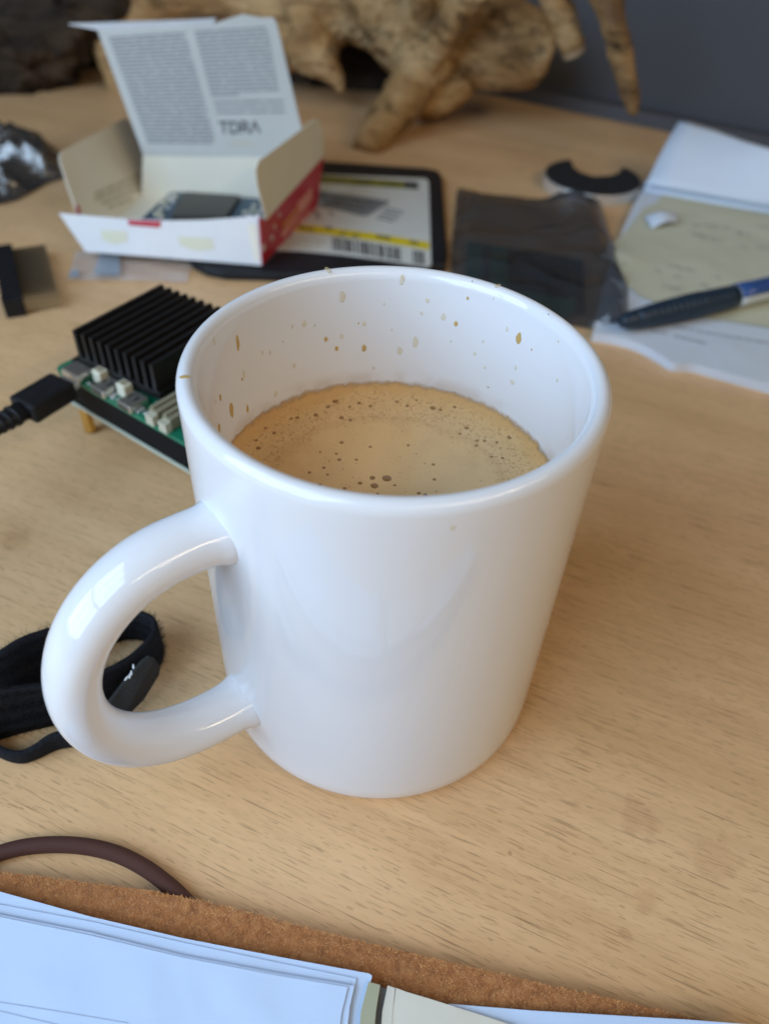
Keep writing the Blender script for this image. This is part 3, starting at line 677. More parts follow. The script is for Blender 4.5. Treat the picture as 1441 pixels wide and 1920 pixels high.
bm_obj('logo_lettering', bm, M['ink'], lid)
# the blue board lying in the box
bz = Z0+0.0065
pb_ = [P(x, y, bz) for (x, y) in [(258, 416), (318, 361), (330, 359), (486, 372), (500, 420)]]
bd = thing('electronic_board', sum(pb_, Vector())/5-Zv*0.0015, 'dark blue electronic board with black chip lying inside the open card box', 'circuit board')
prism('board', pb_, Zv*-0.0015, M['pcb_blue'], bd)
prism('chip', [P(x, y, bz) for (x, y) in [(322, 412), (348, 366), (450, 373), (424, 414)]], Zv*0.0022, M['chip'], bd, 0.0003)
rg = random.Random(5)
for (x, y) in [(288, 405), (296, 396), (302, 385), (311, 378), (316, 370), (324, 372), (297, 409), (310, 391), (320, 382), (468, 398), (478, 402), (463, 407), (486, 396), (490, 409), (472, 388), (455, 402)]:
    q = P(x, y, bz); box('component', q, (0.0022, 0, 0), (0, 0.0022, 0), (0, 0, rg.uniform(0.0008, 0.002)), rg.choice([M['conn'], M['silver'], M['conn']]), bd, 0.0002)

# ------------------------------------------------------------------ black pouch with a printed label
zt = 0.0052
pk = [(352, 492), (362, 508), (385, 520), (420, 527), (520, 530), (640, 528), (835, 512), (838, 490), (828, 345), (822, 333), (800, 328), (560, 312), (420, 330)]
pw = [P(x, y, 0.0) for (x, y) in pk]
ct = sum(pw, Vector())/len(pw)
pouch = thing('drive_pouch', (ct.x, ct.y, 0), 'flat black pouch with white and yellow barcode label, under the card box', 'package')
bm = bmesh.new()
ringv = []
for (z, s) in ((0.0003, 0.985), (0.0016, 1.0), (0.0036, 0.998), (zt-0.0005, 0.985), (zt, 0.965)):
    ringv.append([bm.verts.new(ct+(p-ct)*s+Zv*z) for p in pw])
for a, b in zip(ringv[:-1], ringv[1:]):
    for i in range(len(a)): bm.faces.new((a[i], a[(i+1) % len(a)], b[(i+1) % len(a)], b[i]))
bm.faces.new(ringv[0][::-1]); bm.faces.new(ringv[-1])
bm_obj('sleeve', bm, M['black_pouch'], pouch)
def Fp(x, y): return P(x, y, zt)
def Lz(pts, d): return [Fp(*p)+Zv*d for p in pts]
lab = sheet('label', Lz([(512, 470), (560, 471), (640, 478), (720, 489), (800, 501), (808, 498), (803, 340), (797, 335), (590, 326), (560, 420)], 0.0001), M['label_white'], pouch, 0.0001, Zv)
bar = sheet('title_bar', Lz([(598, 329), (783, 342), (784, 356), (597, 343)], 0.0003), M['olive'], lab, 0.00005, Zv)
sheet('title_end', Lz([(757, 340.5), (783, 342), (784, 355), (758, 353.5)], 0.00036), M['ink'], lab, 0.00005, Zv)
yb = sheet('yellow_band', Lz([(544, 419), (600, 425), (700, 438), (804, 455), (804, 469), (700, 452), (600, 439), (538, 433)], 0.0003), M['yellow'], lab, 0.00005, Zv)
pic = sheet('drive_picture', Lz([(590, 357), (650, 365), (731, 377), (725, 384), (690, 405), (678, 406), (630, 394), (585, 386)], 0.0003), M['ink_grey'], lab, 0.00005, Zv)
strips('small_print', Fp, Zv*0.00042, [(600, 366, 715, 383), (600, 374, 700, 390), (610, 383, 690, 397)], M['ink'], pic, (10, 26), 3, 21, n=Zv, h=3)
strips('small_print', Fp, Zv*0.0003, [(722, 392, 757, 401), (718, 398, 752, 407), (712, 404, 746, 413), (706, 410, 738, 418)], M['ink_grey'], lab, (30, 50), 3, 22, n=Zv, h=3.2)
strips('small_print', Fp, Zv*0.0003, [(588, 400, 604, 403), (590, 408, 602, 411), (616, 400, 628, 406)], M['ink_grey'], lab, (8, 12), 2, 23, n=Zv, h=4)
strips('small_print', Fp, Zv*0.00038, [(560, 429, 588, 434), (610, 430, 622, 432), (706, 446, 732, 451), (768, 457, 788, 461)], M['ink'], yb, (5, 9), 1.5, 24, n=Zv, h=5)
strips('small_print', Fp, Zv*0.0003, [(535, 446, 610, 456), (530, 453, 600, 462), (528, 460, 590, 468)], M['ink_pale'], lab, (12, 30), 3, 25, n=Zv, h=3)
for (x, y) in ((641, 447), (664, 450)):
    bm = bmesh.new(); c = Fp(x+5, y-7)+Zv*0.00038; r_ = 0.0026
    aa = [R(50+260*k/10) for k in range(11)]
    for a, b in zip(aa[:-1], aa[1:]):
        f = lambda r, t: c+Vector((r*math.cos(t), r*1.25*math.sin(t), 0))
        add_prism(bm, [f(r_*0.72, a), f(r_, a), f(r_, b), f(r_*0.72, b)], Zv*0.00005)
    if x > 650: add_box(bm, c+Vector((-r_*0.8, -0.0003, 0)), (r_*1.1, 0, 0), (0, 0.0006, 0), (0, 0, 0.00005))
    bm_obj('ce_mark', bm, M['ink'], yb)
rg = random.Random(8); bm = bmesh.new(); x = 622
while x < 792:
    wd = rg.choice([2, 2.6, 3.4, 4.4]); 
    if not (748 < x < 768):
        y0 = 444+(x-622)*0.165
        add_prism(bm, [Fp(x, y0)+Zv*0.0003, Fp(x+wd, y0+wd*0.165)+Zv*0.0003, Fp(x+wd+1.5, y0+wd*0.165+25)+Zv*0.0003, Fp(x+1.5, y0+25)+Zv*0.0003], Zv*0.00005)
    x += wd+rg.choice([1.6, 2.4, 3.2, 5])
bm_obj('barcode', bm, M['ink'], lab)

# ------------------------------------------------------------------ crumpled film, bags
def inside(poly, x, y):
    c = False; n = len(poly)
    for i in range(n):
        (x1, y1), (x2, y2) = poly[i], poly[i-1]
        if (y1 > y) != (y2 > y) and x < (x2-x1)*(y-y1)/(y2-y1)+x1: c = not c
    return c
def film(name, quad, zf, m, parent, nx=40, ny=30, thick=0.0):
    """sheet over a pixel quad (tl, tr, br, bl); zf(u, v) gives its height"""
    vs, fs = [], []
    tl, tr, br, bl = [P(x, y, 0.0) for (x, y) in quad]
    for j in range(ny+1):
        for i in range(nx+1):
            u, v = i/nx, j/ny
            p = (tl*(1-u)+tr*u)*(1-v)+(bl*(1-u)+br*u)*v
            z = zf(u, v, p); vs.append(p+Zv*z)
    for j in range(ny):
        for i in range(nx):
            a = j*(nx+1)+i; fs.append((a, a+1, a+nx+2, a+nx+1))
    o = mesh_obj(name, vs, fs, m, parent)
    if thick:
        md = o.modifiers.new('thickness', 'SOLIDIFY'); md.thickness = thick
    return o
def nz(p, s, o=0.0): return noise.noise(Vector((p.x*s+o, p.y*s-o, o)))
q = [(142, 474), (362, 486), (352, 532), (128, 528)]
fb = thing('clear_bag', P(245, 505, 0.0), 'flattened clear plastic bag peeking out under the card box', 'plastic bag')
film('film', q, lambda u, v, p: 0.0010+0.0007*nz(p, 120)+0.0006*abs(nz(p, 300, 3)), M['clear'], fb)
film('print_patch', [(190, 478), (225, 480), (228, 525), (178, 523)], lambda u, v, p: 0.0026+0.0002*nz(p, 120), M['print_blue'], fb, 8, 6)
film('print_patch', [(135, 515), (152, 515), (150, 528), (131, 528)], lambda u, v, p: 0.0026, M['print_blue'], fb, 4, 4)

bagq = [(853, 360), (1128, 388), (1180, 620), (835, 640)]
agb = thing('antistatic_bag', P(1000, 480, 0.0), 'crumpled translucent dark grey antistatic bag behind the mug rim', 'bag')
def crumple(p, o=0.0):
    q = p+Vector((nz(p, 55, 4+o), nz(p, 55, 9+o), 0))*0.006
    r1 = 1-abs(noise.noise(Vector((q.x*22+q.y*9+o, q.y*30-q.x*12, 1.7+o))))*2; r2 = 1-abs(noise.noise(Vector((q.x*95, q.y*120+o, 5.1))))*2
    return 0.0046*max(0, r1)**3+0.0004*max(0, r2)**3
def zbag(u, v, p):
    e = min(1, min(u, 1-u)*7)*min(1, min(v, 1-v)*7)
    base = 0.0065*e+0.0012
    if p.x > 0.088: base += 0.004*min(1, (p.x-0.088)/0.01)
    return base+crumple(p)*(0.35+0.65*e)
def film_poly(name, poly, zf, m, parent, step=0.0016):
    """sheet with an uneven outline: polygon in pixels triangulated on a fine grid"""
    pw_ = [P(x, y, 0) for (x, y) in poly]
    bm = bmesh.new(); vv = [bm.verts.new(p) for p in pw_]; f = bm.faces.new(vv)
    bmesh.ops.triangulate(bm, faces=[f])
    for _ in range(7):
        le = [e for e in bm.edges if e.calc_length() > step*2]
        if not le: break
        bmesh.ops.subdivide_edges(bm, edges=le, cuts=1); bmesh.ops.triangulate(bm, faces=[f for f in bm.faces if len(f.verts) > 3])
    bnd = [v.co.copy() for v in bm.verts if v.is_boundary]
    arr = np.array([(b.x, b.y) for b in bnd])
    for v in bm.verts:
        d = float(np.min(np.hypot(arr[:, 0]-v.co.x, arr[:, 1]-v.co.y))) if not v.is_boundary else 0.0
        v.co.z = zf(v.co, d)
    return bm_obj(name, bm, m, parent, smooth=True)
def zag(p, d):
    e = min(1, d/0.014); e = e*(2-e)
    base = 0.0008+0.0064*e
    if p.x > 0.086: base += 0.0042*min(1, (p.x-0.086)/0.012)
    return base+crumple(p)*(0.25+0.75*e)
film_poly('film', [(856, 360), (884, 366), (905, 372), (960, 378), (1010, 384), (1078, 386), (1122, 396), (1132, 432), (1146, 478), (1158, 520), (1172, 560), (1172, 600), (1170, 628), (1120, 622), (1060, 612), (960, 640), (845, 660), (842, 560), (846, 460)], zag, M['antistatic'], agb)
gz = 0.0034
gpts = [P(x, y, gz) for (x, y) in [(876, 452), (1092, 486), (1092, 575), (1020, 612), (870, 620)]]
gb = thing('memory_board', sum(gpts, Vector())/5-Zv*0.001, 'dark green circuit board seen through the grey antistatic bag', 'circuit board')
prism('board', gpts, Zv*-0.0012, M['pcb_dark'], gb)
for g in ([(950, 470), (1066, 486), (1070, 560), (955, 545)], [(1072, 492), (1090, 495), (1096, 590), (1078, 590)]):
    prism('chip', [P(x, y, gz) for (x, y) in g], Zv*0.0014, M['flat_black'], gb, 0.0002)
prism('chip', [P(x, y, gz) for (x, y) in [(905, 466), (917, 468), (915, 545), (902, 543)]], Zv*0.0012, M['pen_grip'], gb, 0.0002)

sb = thing('silver_bag', P(50, 325, 0.0), 'crinkled shiny dark silver bag at the left beside the open card box', 'bag')
film_poly('foil', [(-60, 262), (30, 266), (70, 272), (112, 286), (128, 318), (118, 336), (88, 346), (60, 362), (30, 378), (-60, 400)],
          lambda p, d: 0.0010+0.010*min(1, d/0.020)*(0.6+0.8*nz(p, 28, 2))+crumple(p, 2.3)*2.2*min(1, d/0.01), M['silverbag'], sb, 0.0020)
# ------------------------------------------------------------------ pin header at the left
ph = thing('pin_header', P(20, 560, 0.0), 'black plastic pin header with long thin metal pins at left edge', 'connector')
zt_ = 0.0082
k0, k1, k2, k3 = P(-6, 458, zt_), P(21, 456, zt_), P(42, 560, zt_), P(12, 570, zt_)
ux = (k2-k1).normalized(); uy = (Vector((-ux.y, ux.x, 0)))
if uy.x < 0: uy = -uy
ln = (k2-k1).length
box('housing', k1-Zv*zt_-uy*0.0085, ux*ln, uy*0.0085, Zv*zt_, M['black_plastic'], ph, 0.0003)
pm = None
for r_ in range(2):
    for i in range(20):
        o_ = k1-Zv*(zt_-0.0022-0.0030*r_)+ux*(0.0014+i*(ln-0.0034)/19)
        if pm is None:
            pm = box('pin', o_, ux*0.00085, uy*0.0150, Zv*0.00085, M['pin'], ph); p00 = o_
        else:
            c = pm.copy(); COL.objects.link(c); c.parent = ph; c.location = o_-p00

# ------------------------------------------------------------------ black crescent with a steel rim
cc = Vector((0.115, 0.365, 0.008)); ro = 0.0298
cr = thing('metal_crescent', (cc.x, cc.y, 0), 'crescent with black top and shiny steel edge lying on desk', 'ornament')
def cres(rad_, inset, m=40):
    a0, a1 = R(110), R(401)
    out = [Vector((cc.x, cc.y, 0))+Vector((rad_*math.cos(a), rad_*math.sin(a)*1.0, 0)) for a in np.linspace(a0, a1, m)]
    nt = [P(x, y, 0.008) for (x, y) in [(1164, 317), (1158, 323), (1140, 328), (1112, 329), (1088, 322), (1076, 313)]]
    return out+[Vector((p.x, p.y-inset, 0)) for p in nt]
prism('steel_base', cres(ro, 0), Zv*0.0068, M['steel'], cr, 0.0006)
prism('black_top', [p+Zv*0.0069 for p in cres(ro-0.0006, 0.0004)], Zv*0.0010, M['ring_black'], cr, 0.0003)

# ------------------------------------------------------------------ papers at the right
def wavy(pts, m=5): return [tuple(p) for p in catmull(pts, m)]
wp = [(1204, 352)]+wavy([(1200, 365), (1165, 440), (1130, 540), (1108, 640)], 3)+wavy([(1108, 640), (1150, 646), (1195, 660), (1235, 682), (1258, 696), (1295, 698), (1340, 710), (1441, 738), (1560, 770)], 4)+[(1640, 700), (1560, 330)]
wpt = [P(x, y, 0.0) for (x, y) in wp]
pad = setp(prism('paper_stack', wpt, Zv*0.0042, M['paper'], None, 0, loc=P(1300, 560, 0.0)), 'white paper stack with wavy torn front edge under the yellowed note', 'paper')
zt2 = 0.0043
def Fw(x, y): return P(x, y, zt2)
strips('small_print', Fw, Zv*0.0001, [(1262, 613, 1300, 620), (1305, 622, 1441, 645), (1220, 622, 1250, 628), (1262, 631, 1322, 646)], M['ink_soft'], pad, (3, 8), 2.5, 31, n=Zv, h=3.2)
yl = thing('yellow_note', P(1290, 480, zt2+0.0003), 'yellowed sheet with faint handwriting lying under the blue pen', 'paper')
def zy(p, d):
    q = P(1160, 500, 0); r_ = (Vector((p.x, p.y, 0))-q).length
    return 0.0048+0.0030*max(0, 1-r_/0.03)**2+0.0003*nz(p, 60)
film_poly('sheet', [(1252, 360), (1225, 396), (1205, 402), (1190, 420), (1168, 450), (1143, 474), (1138, 492), (1146, 520), (1165, 548), (1190, 570), (1240, 592), (1304, 612), (1441, 633), (1600, 660), (1560, 380), (1441, 395), (1320, 378)], zy, M['paper_yellow'], yl, 0.004)
rg = random.Random(41)
def squiggle(rows, parent, m, h=8):
    bm = bmesh.new()
    for (x0, y0, x1, y1) in rows:
        n_ = int((x1-x0)/3.2); pts_ = []
        for k in range(n_+1):
            t = k/n_; pts_.append((x0+(x1-x0)*t+rg.uniform(-1, 1), y0+(y1-y0)*t+rg.uniform(-h/2, h/2)))
        for a, b in zip(pts_[:-1], pts_[1:]):
            if rg.random() < 0.18: continue
            p, q2 = P(*a, 0.0056), P(*b, 0.0056); p.z = zy(p, 1)+0.0002; q2.z = zy(q2, 1)+0.0002
            s = (q2-p).cross(Zv).normalized()*0.00022
            add_prism(bm, [p-s, q2-s, q2+s, p+s], Zv*0.00004)
    return bm_obj('handwriting', bm, m, parent, kind='stuff')
squiggle([(1300, 418, 1370, 424), (1298, 436, 1360, 452), (1382, 432, 1408, 438), (1418, 420, 1441, 424), (1376, 458, 1400, 462), (1418, 462, 1441, 466), (1252, 494, 1302, 506), (1262, 512, 1282, 518), (1240, 535, 1282, 538), (1335, 515, 1350, 520), (1228, 505, 1240, 508), (1163, 497, 1172, 501), (1310, 530, 1330, 534)], yl, M['ink_grey'])
# folded white sheet at the back
fz0, fz1 = 0.010, 0.034
fc = [P(1210, 345, fz0), P(1276, 223, fz1), P(1330, 240, fz1), P(1441, 277, fz1+0.002), P(1600, 330, fz1), P(1600, 420, fz0), P(1441, 386, fz0), P(1320, 364, fz0)]
def sheet_fan(name, near, far, m, parent, bow=0.004, n_=10, **k):
    vs, fs = [], []; w_ = len(near)
    for j in range(n_+1):
        t = j/n_
        for a, b in zip(near, far):
            vs.append(a*(1-t)+b*t+Zv*(bow*math.sin(math.pi*t)))
    for j in range(n_):
        for i in range(w_-1): fs.append((j*w_+i, j*w_+i+1, (j+1)*w_+i+1, (j+1)*w_+i))
    o = mesh_obj(name, vs, fs, m, parent, **k); md = o.modifiers.new('thickness', 'SOLIDIFY'); md.thickness = 0.0003
    return o
near = [P(x, y, fz0) for (x, y) in [(1210, 345), (1260, 353), (1320, 364), (1380, 375), (1441, 386), (1600, 415)]]
far = [P(x, y, fz1) for (x, y) in [(1276, 223), (1300, 231), (1340, 243), (1390, 262), (1441, 277), (1600, 322)]]
fsheet = sheet_fan('folded_sheet', near, far, M['paper'], None, loc=P(1330, 345, 0.0)); setp(fsheet, 'blank white sheet sloping up behind the yellowed note', 'paper')
near2 = [p-Zv*(fz0-0.0052)+Vector((0, 0.002, 0)) for p in near]; far2 = [p-Zv*0.0006 for p in far]
sheet_fan('lower_fold', near2, far2, M['paper'], fsheet, 0.0)
sp = thing('paper_scrap', P(1240, 415, 0.0060), 'small curled white paper scrap on the yellowed note', 'paper')
vs, fs = [], []
for j in range(5):
    for i in range(13):
        t = i/12; a = P(1208+62*t, 405+6*t-12*math.sin(t*2.4), 0.0062+0.0050*math.sin(t*math.pi*0.9)); b = P(1222+48*t, 428-4*t-10*math.sin(t*2.4), 0.0058+0.0032*math.sin(t*math.pi*0.9))
        vs.append(a*(1-j/4)+b*(j/4))
for j in range(4):
    for i in range(12): k_ = j*13+i; fs.append((k_, k_+1, k_+14, k_+13))
o = mesh_obj('curl', vs, fs, M['paper'], sp); md = o.modifiers.new('thickness', 'SOLIDIFY'); md.thickness = 0.0003
# ------------------------------------------------------------------ pen
pz = 0.0116
t0, t1 = P(1168, 603, pz-0.001), P(1441, 541, pz); pd = (t1-t0).normalized()
pen = thing('ballpoint_pen', t0, 'dark blue ballpoint pen with ribbed grip lying across yellowed note', 'pen')
tot = (P(1375, 555, pz)-t0).length
def rod(name, s0, s1, r0, r1, m, n_=10, parent=None, bulge=0.0):
    ts = np.linspace(0, 1, n_); bm = bmesh.new()
    sweep(bm, [t0+pd*(s0+(s1-s0)*t) for t in ts], [r0+(r1-r0)*t+bulge*math.sin(math.pi*t) for t in ts], seg=24)
    return bm_obj(name, bm, m, parent or pen, smooth=True)
rod('tip', -0.0010, 0.0062, 0.0024, 0.0043, M['pen_grip'], 8, None, 0.0004)
g_ = rod('grip', 0.0060, tot, 0.0043, 0.0054, M['pen_grip'], 14, None, 0.0008)
for k in range(9):
    s_ = 0.014+k*0.0034; r_ = 0.0043+(0.0054-0.0043)*(s_-0.006)/(tot-0.006)+0.0008*math.sin(math.pi*(s_-0.006)/(tot-0.006))
    rod('rib', s_, s_+0.0014, r_+0.00022, r_+0.00026, M['pen_grip'], 4, g_)
rod('barrel', tot, tot+0.075, 0.0053, 0.0051, M['pen_white'], 12)
# blue upper half of the barrel
bm = bmesh.new(); upv = Zv-pd*Zv.dot(pd); upv.normalize(); sd = pd.cross(upv)
def shell(a0, a1, s0, s1, r_, m, name):
    vs, fs = [], []; na, ns = 14, 8
    for j in range(ns+1):
        for i in range(na+1):
            a = a0+(a1-a0)*i/na; vs.append(t0+pd*(s0+(s1-s0)*j/ns)+sd*(r_*math.cos(a))+upv*(r_*math.sin(a)))
    for j in range(ns):
        for i in range(na): k_ = j*(na+1)+i; fs.append((k_, k_+1, k_+na+2, k_+na+1))
    o = mesh_obj(name, vs, fs, m, pen); md = o.modifiers.new('thickness', 'SOLIDIFY'); md.thickness = 0.0002; return o
bm.free()
shell(R(20), R(240), tot+0.0003, tot+0.07, 0.00550, M['pen_blue'], 'blue_panel')
shell(R(150), R(195), tot+0.0035, tot+0.026, 0.00575, M['pen_violet'], 'printed_panel')

# ------------------------------------------------------------------ hook-and-loop cable tie
vt = thing('cable_tie', P(60, 1390, 0.0), 'fuzzy black hook-and-loop cable tie coiled on desk behind mug handle', 'cable tie')
def ribbon(name, base, hts, m, th=0.0016, lean=None, parent=vt):
    """band standing on its long edge: base pixels on the desk, hts height per point"""
    b = catmull([P(x, y, 0.0005) for (x, y) in base], 8); h = [x[0] for x in catmull([(v,) for v in hts], 8)]
    bm = bmesh.new(); rows = []
    n_ = len(b)
    for i in range(n_):
        p = Vector(b[i]); t = (Vector(b[min(i+1, n_-1)])-Vector(b[max(i-1, 0)])); t.z = 0; t.normalize(); s = Vector((-t.y, t.x, 0))
        le = Vector(lean or (0, 0, 0))
        top = p+Zv*h[i]+le*h[i]
        col = []
        for f in (0, 0.2, 0.5, 0.8, 1.0): col.append(bm.verts.new(p*(1-f)+top*f+s*th/2*(1 if 0 < f < 1 else 0.7)))
        for f in (1.0, 0.8, 0.5, 0.2, 0): col.append(bm.verts.new(p*(1-f)+top*f-s*th/2*(1 if 0 < f < 1 else 0.7)))
        rows.append(col)
    for a, c in zip(rows[:-1], rows[1:]):
        for k in range(10): bm.faces.new((a[k], a[(k+1) % 10], c[(k+1) % 10], c[k]))
    bm.faces.new(rows[0][::-1]); bm.faces.new(rows[-1])
    return bm_obj(name, bm, m, parent, smooth=True)
loop = ribbon('loop_band', [(-60, 1405), (20, 1378), (90, 1360), (150, 1345), (210, 1318), (262, 1285), (296, 1250), (304, 1222), (288, 1206), (250, 1197), (205, 1206), (150, 1230)],
              [0.020, 0.019, 0.0175, 0.016, 0.0138, 0.0130, 0.0130, 0.0130, 0.0128, 0.0125, 0.0125, 0.0125], M['velcro'])
back = ribbon('rear_band', [(-60, 1330), (30, 1310), (80, 1285), (130, 1262), (170, 1250)], [0.016, 0.019, 0.020, 0.019, 0.017], M['velcro'])
ribbon('front_band', [(160, 1395), (110, 1402), (70, 1420), (40, 1428), (5, 1418), (-14, 1396), (-12, 1372)], [0.0065, 0.006, 0.0045, 0.0042, 0.0045, 0.005, 0.005], M['velcro'], 0.0018)
tg = [P(x, y, z) for (x, y, z) in [(186, 1335, 0.0075), (222, 1352, 0.0030), (266, 1308, 0.0040), (294, 1262, 0.0070), (296, 1248, 0.0095), (286, 1232, 0.0135), (276, 1229, 0.0145), (262, 1240, 0.0140), (228, 1280, 0.0110)]]
vs = [p for p in tg]
bm = bmesh.new(); a_ = [bm.verts.new(p) for p in tg]; f_ = bm.faces.new(a_); f_.normal_update(); nn = f_.normal.copy()
if nn.z < 0: nn = -nn
r = bmesh.ops.extrude_face_region(bm, geom=[f_])
for v in r['geom']:
    if isinstance(v, bmesh.types.BMVert): v.co += nn*0.0012
bm_obj('tongue', bm, M['velcro_back'], vt)
lint = [P(x, y, 0.0145) for (x, y) in [(237, 1272), (246, 1262), (250, 1250), (243, 1268)]]
bm = bmesh.new()
for p in lint:
    mt = Matrix.Translation(p) @ Matrix.Rotation(p.x*900, 4, 'Z') @ Matrix.Diagonal((0.0008, 0.00025, 0.0003, 1)); bmesh.ops.create_icosphere(bm, subdivisions=2, radius=1, matrix=mt)
bm_obj('lint', bm, M['lint'], vt)
def fuzz(src, count, ln_, seed, name='fuzz', topbias=0.5):
    rg = random.Random(seed); me = src.data; base = wloc(src); bm = bmesh.new()
    polys = list(me.polygons); ws = [p.area for p in polys]
    zmax = max(v.co.z for v in me.vertices)
    for p in rg.choices(polys, ws, k=count):
        vsx = [me.vertices[i].co for i in p.vertices]; wts = [rg.random() for _ in vsx]; s = sum(wts)
        c = sum((v*w_ for v, w_ in zip(vsx, wts)), Vector())/s+base
        d = (p.normal+Vector((rg.uniform(-1, 1), rg.uniform(-1, 1), rg.uniform(-0.3, 1.2)))*0.8).normalized()
        l = ln_*rg.uniform(0.4, 1.3); s_ = d.cross(Vector((rg.random(), rg.random(), rg.random()))).normalized()*0.00005
        m_ = c+d*l*0.6+Vector((rg.uniform(-1, 1), rg.uniform(-1, 1), rg.uniform(-1, 1)))*l*0.2; e = c+d*l+Vector((rg.uniform(-1, 1), rg.uniform(-1, 1), rg.uniform(-1, 1)))*l*0.4
        v0, v1, v2, v3, v4 = [bm.verts.new(x) for x in (c-s_, c+s_, m_+s_*0.8, m_-s_*0.8, e)]
        bm.faces.new((v0, v1, v2, v3)); bm.faces.new((v3, v2, v4))
    vs_ = [v.co.copy() for v in bm.verts]; bm.verts.index_update(); fs_ = [[v.index for v in f.verts] for f in bm.faces]; bm.free()
    return mesh_obj(name, vs_, fs_, M['velcro'], src, False, kind='stuff')
fuzz(loop, 7000, 0.0017, 1); fuzz(back, 3000, 0.0022, 2)

# ------------------------------------------------------------------ leather notebook
zl = 0.0046
nb = thing('leather_notebook', P(400, 1800, 0.0), 'open notebook with brown suede cover, white pages and elastic cord', 'notebook')
te = catmull([(-80, 1626), (0, 1637), (150, 1655), (375, 1690), (680, 1768), (1000, 1842), (1300, 1911), (1420, 1938)], 6)
be = [(1420, 2060), (1000, 2060), (500, 2060), (-80, 2060)]
lp = [P(x, y, zl) for (x, y) in [tuple(p) for p in te]+be]
rgh = random.Random(2)
for i in range(len(te)): lp[i] += Vector((0, rgh.uniform(-1, 1)*0.00025, 0))
bm = bmesh.new(); add_prism(bm, lp, Zv*-(zl-0.0003)); bmesh.ops.recalc_face_normals(bm, faces=bm.faces)
cover = bm_obj('cover', bm, M['leather'], nb)
# suede nap: short curled fibres over the visible strip
nx_ = 0; rg = random.Random(9); bm = bmesh.new()
tea = np.array([tuple(p) for p in te])
M['nap'] = m_noisy('suede_nap', (0.36, 0.135, 0.038), (0.66, 0.33, 0.13), 900, 0.95)
for _ in range(9000):
    x = rg.uniform(-20, 1400); yt = float(np.interp(x, tea[:, 0], tea[:, 1])); y = yt+rg.uniform(-1, 1)**3*4 if rg.random() < 0.12 else yt+rg.uniform(0, 90)
    c = P(x, y, zl); a = rg.uniform(0, 2*math.pi); l = rg.uniform(0.0002, 0.0007)
    d = Vector((math.cos(a), math.sin(a), rg.uniform(0.02, 0.25))); s_ = d.cross(Zv).normalized()*rg.uniform(0.00005, 0.00012)
    m_ = c+d*l*0.5+Zv*0.00012; e = c+d*l+s_*rg.uniform(-4, 4)
    v0, v1, v2, v3, v4 = [bm.verts.new(v) for v in (c-s_, c+s_, m_+s_, m_-s_, e)]
    bm.faces.new((v0, v1, v2, v3)); bm.faces.new((v3, v2, v4))
bm.verts.index_update(); vs_ = [v.co.copy() for v in bm.verts]; fs_ = [[v.index for v in f.verts] for f in bm.faces]; bm.free()
mesh_obj('nap', vs_, fs_, M['nap'], cover, False, kind='stuff')
def page(px, z0, th, m, name='page', **k):
    return prism(name, [P(x, y, z0) for (x, y) in px], Zv*th, m, nb, **k)
page([(-90, 1652), (0, 1675), (170, 1722), (345, 1763), (520, 1797), (692, 1829), (697, 1833), (690, 1870), (672, 2060), (-90, 2060)], 0.00660, 0.0010, M['paper_cool'])
page([(-90, 1680), (0, 1697), (170, 1729), (345, 1769), (520, 1806), (668, 1836), (661, 1870), (645, 2060), (-90, 2060)], 0.00770, 0.00025, M['paper_cool'])
page([(-90, 1695), (0, 1716), (170, 1750), (345, 1793), (520, 1826), (664, 1850), (655, 1890), (638, 2060), (-90, 2060)], 0.00840, 0.00035, M['paper_cool'])
page([(-90, 1698), (0, 1720), (170, 1755), (345, 1797), (520, 1830), (652, 1852), (640, 1900), (622, 2060), (-90, 2060)], 0.00890, 0.00022, M['paper_cool'])
zr = 0.00915
for (a, b, c_, d_) in [((-40, 1873), (90, 1893), (240, 1918), 1.6), ((-40, 1886), (60, 1910), (130, 1926), 1.6)]:
    pp = catmull([a, b, c_], 8)
    bm = bmesh.new()
    for p_, q_ in zip(pp[:-1], pp[1:]):
        add_prism(bm, [P(p_[0], p_[1], zr), P(q_[0], q_[1], zr), P(q_[0], q_[1]+d_, zr), P(p_[0], p_[1]+d_, zr)], Zv*0.00004)
    bm_obj('ruled_line', bm, M['ink_line'] if 'ink_line' in M else M.setdefault('ink_line', mat('faint_line', (0.36, 0.43, 0.56), 0.8)), nb)
page([(690, 1846), (712, 1852), (704, 1900), (690, 2060), (664, 2060), (676, 1900)], 0.0068, 0.0016, M['tab'], 'divider_card', label='khaki divider card in the gutter')
page([(713, 1853), (724, 1856), (712, 2060), (690, 2060), (704, 1900)], 0.0058, 0.0006, M['ink_grey'], 'gutter_card', label='grey card edge in the gutter')
page([(726, 1851), (740, 1856), (735, 1900), (728, 2060), (705, 2060), (716, 1900)], 0.0066, 0.0010, M['cream_sheet'], label='cream page edge')
page([(742, 1854), (760, 1861), (810, 1876), (860, 1892), (905, 1906), (960, 1924), (1010, 1945), (1040, 2060), (725, 2060), (733, 1910)], 0.0071, 0.0004, M['cream_sheet'], label='cream right-hand page')
page([(840, 1884), (900, 1889), (1000, 1897), (1120, 1904), (1290, 1914), (1420, 1924), (1420, 2060), (900, 2060)], 0.00600, 0.0005, M['paper_cool'], label='white page under the cream one')
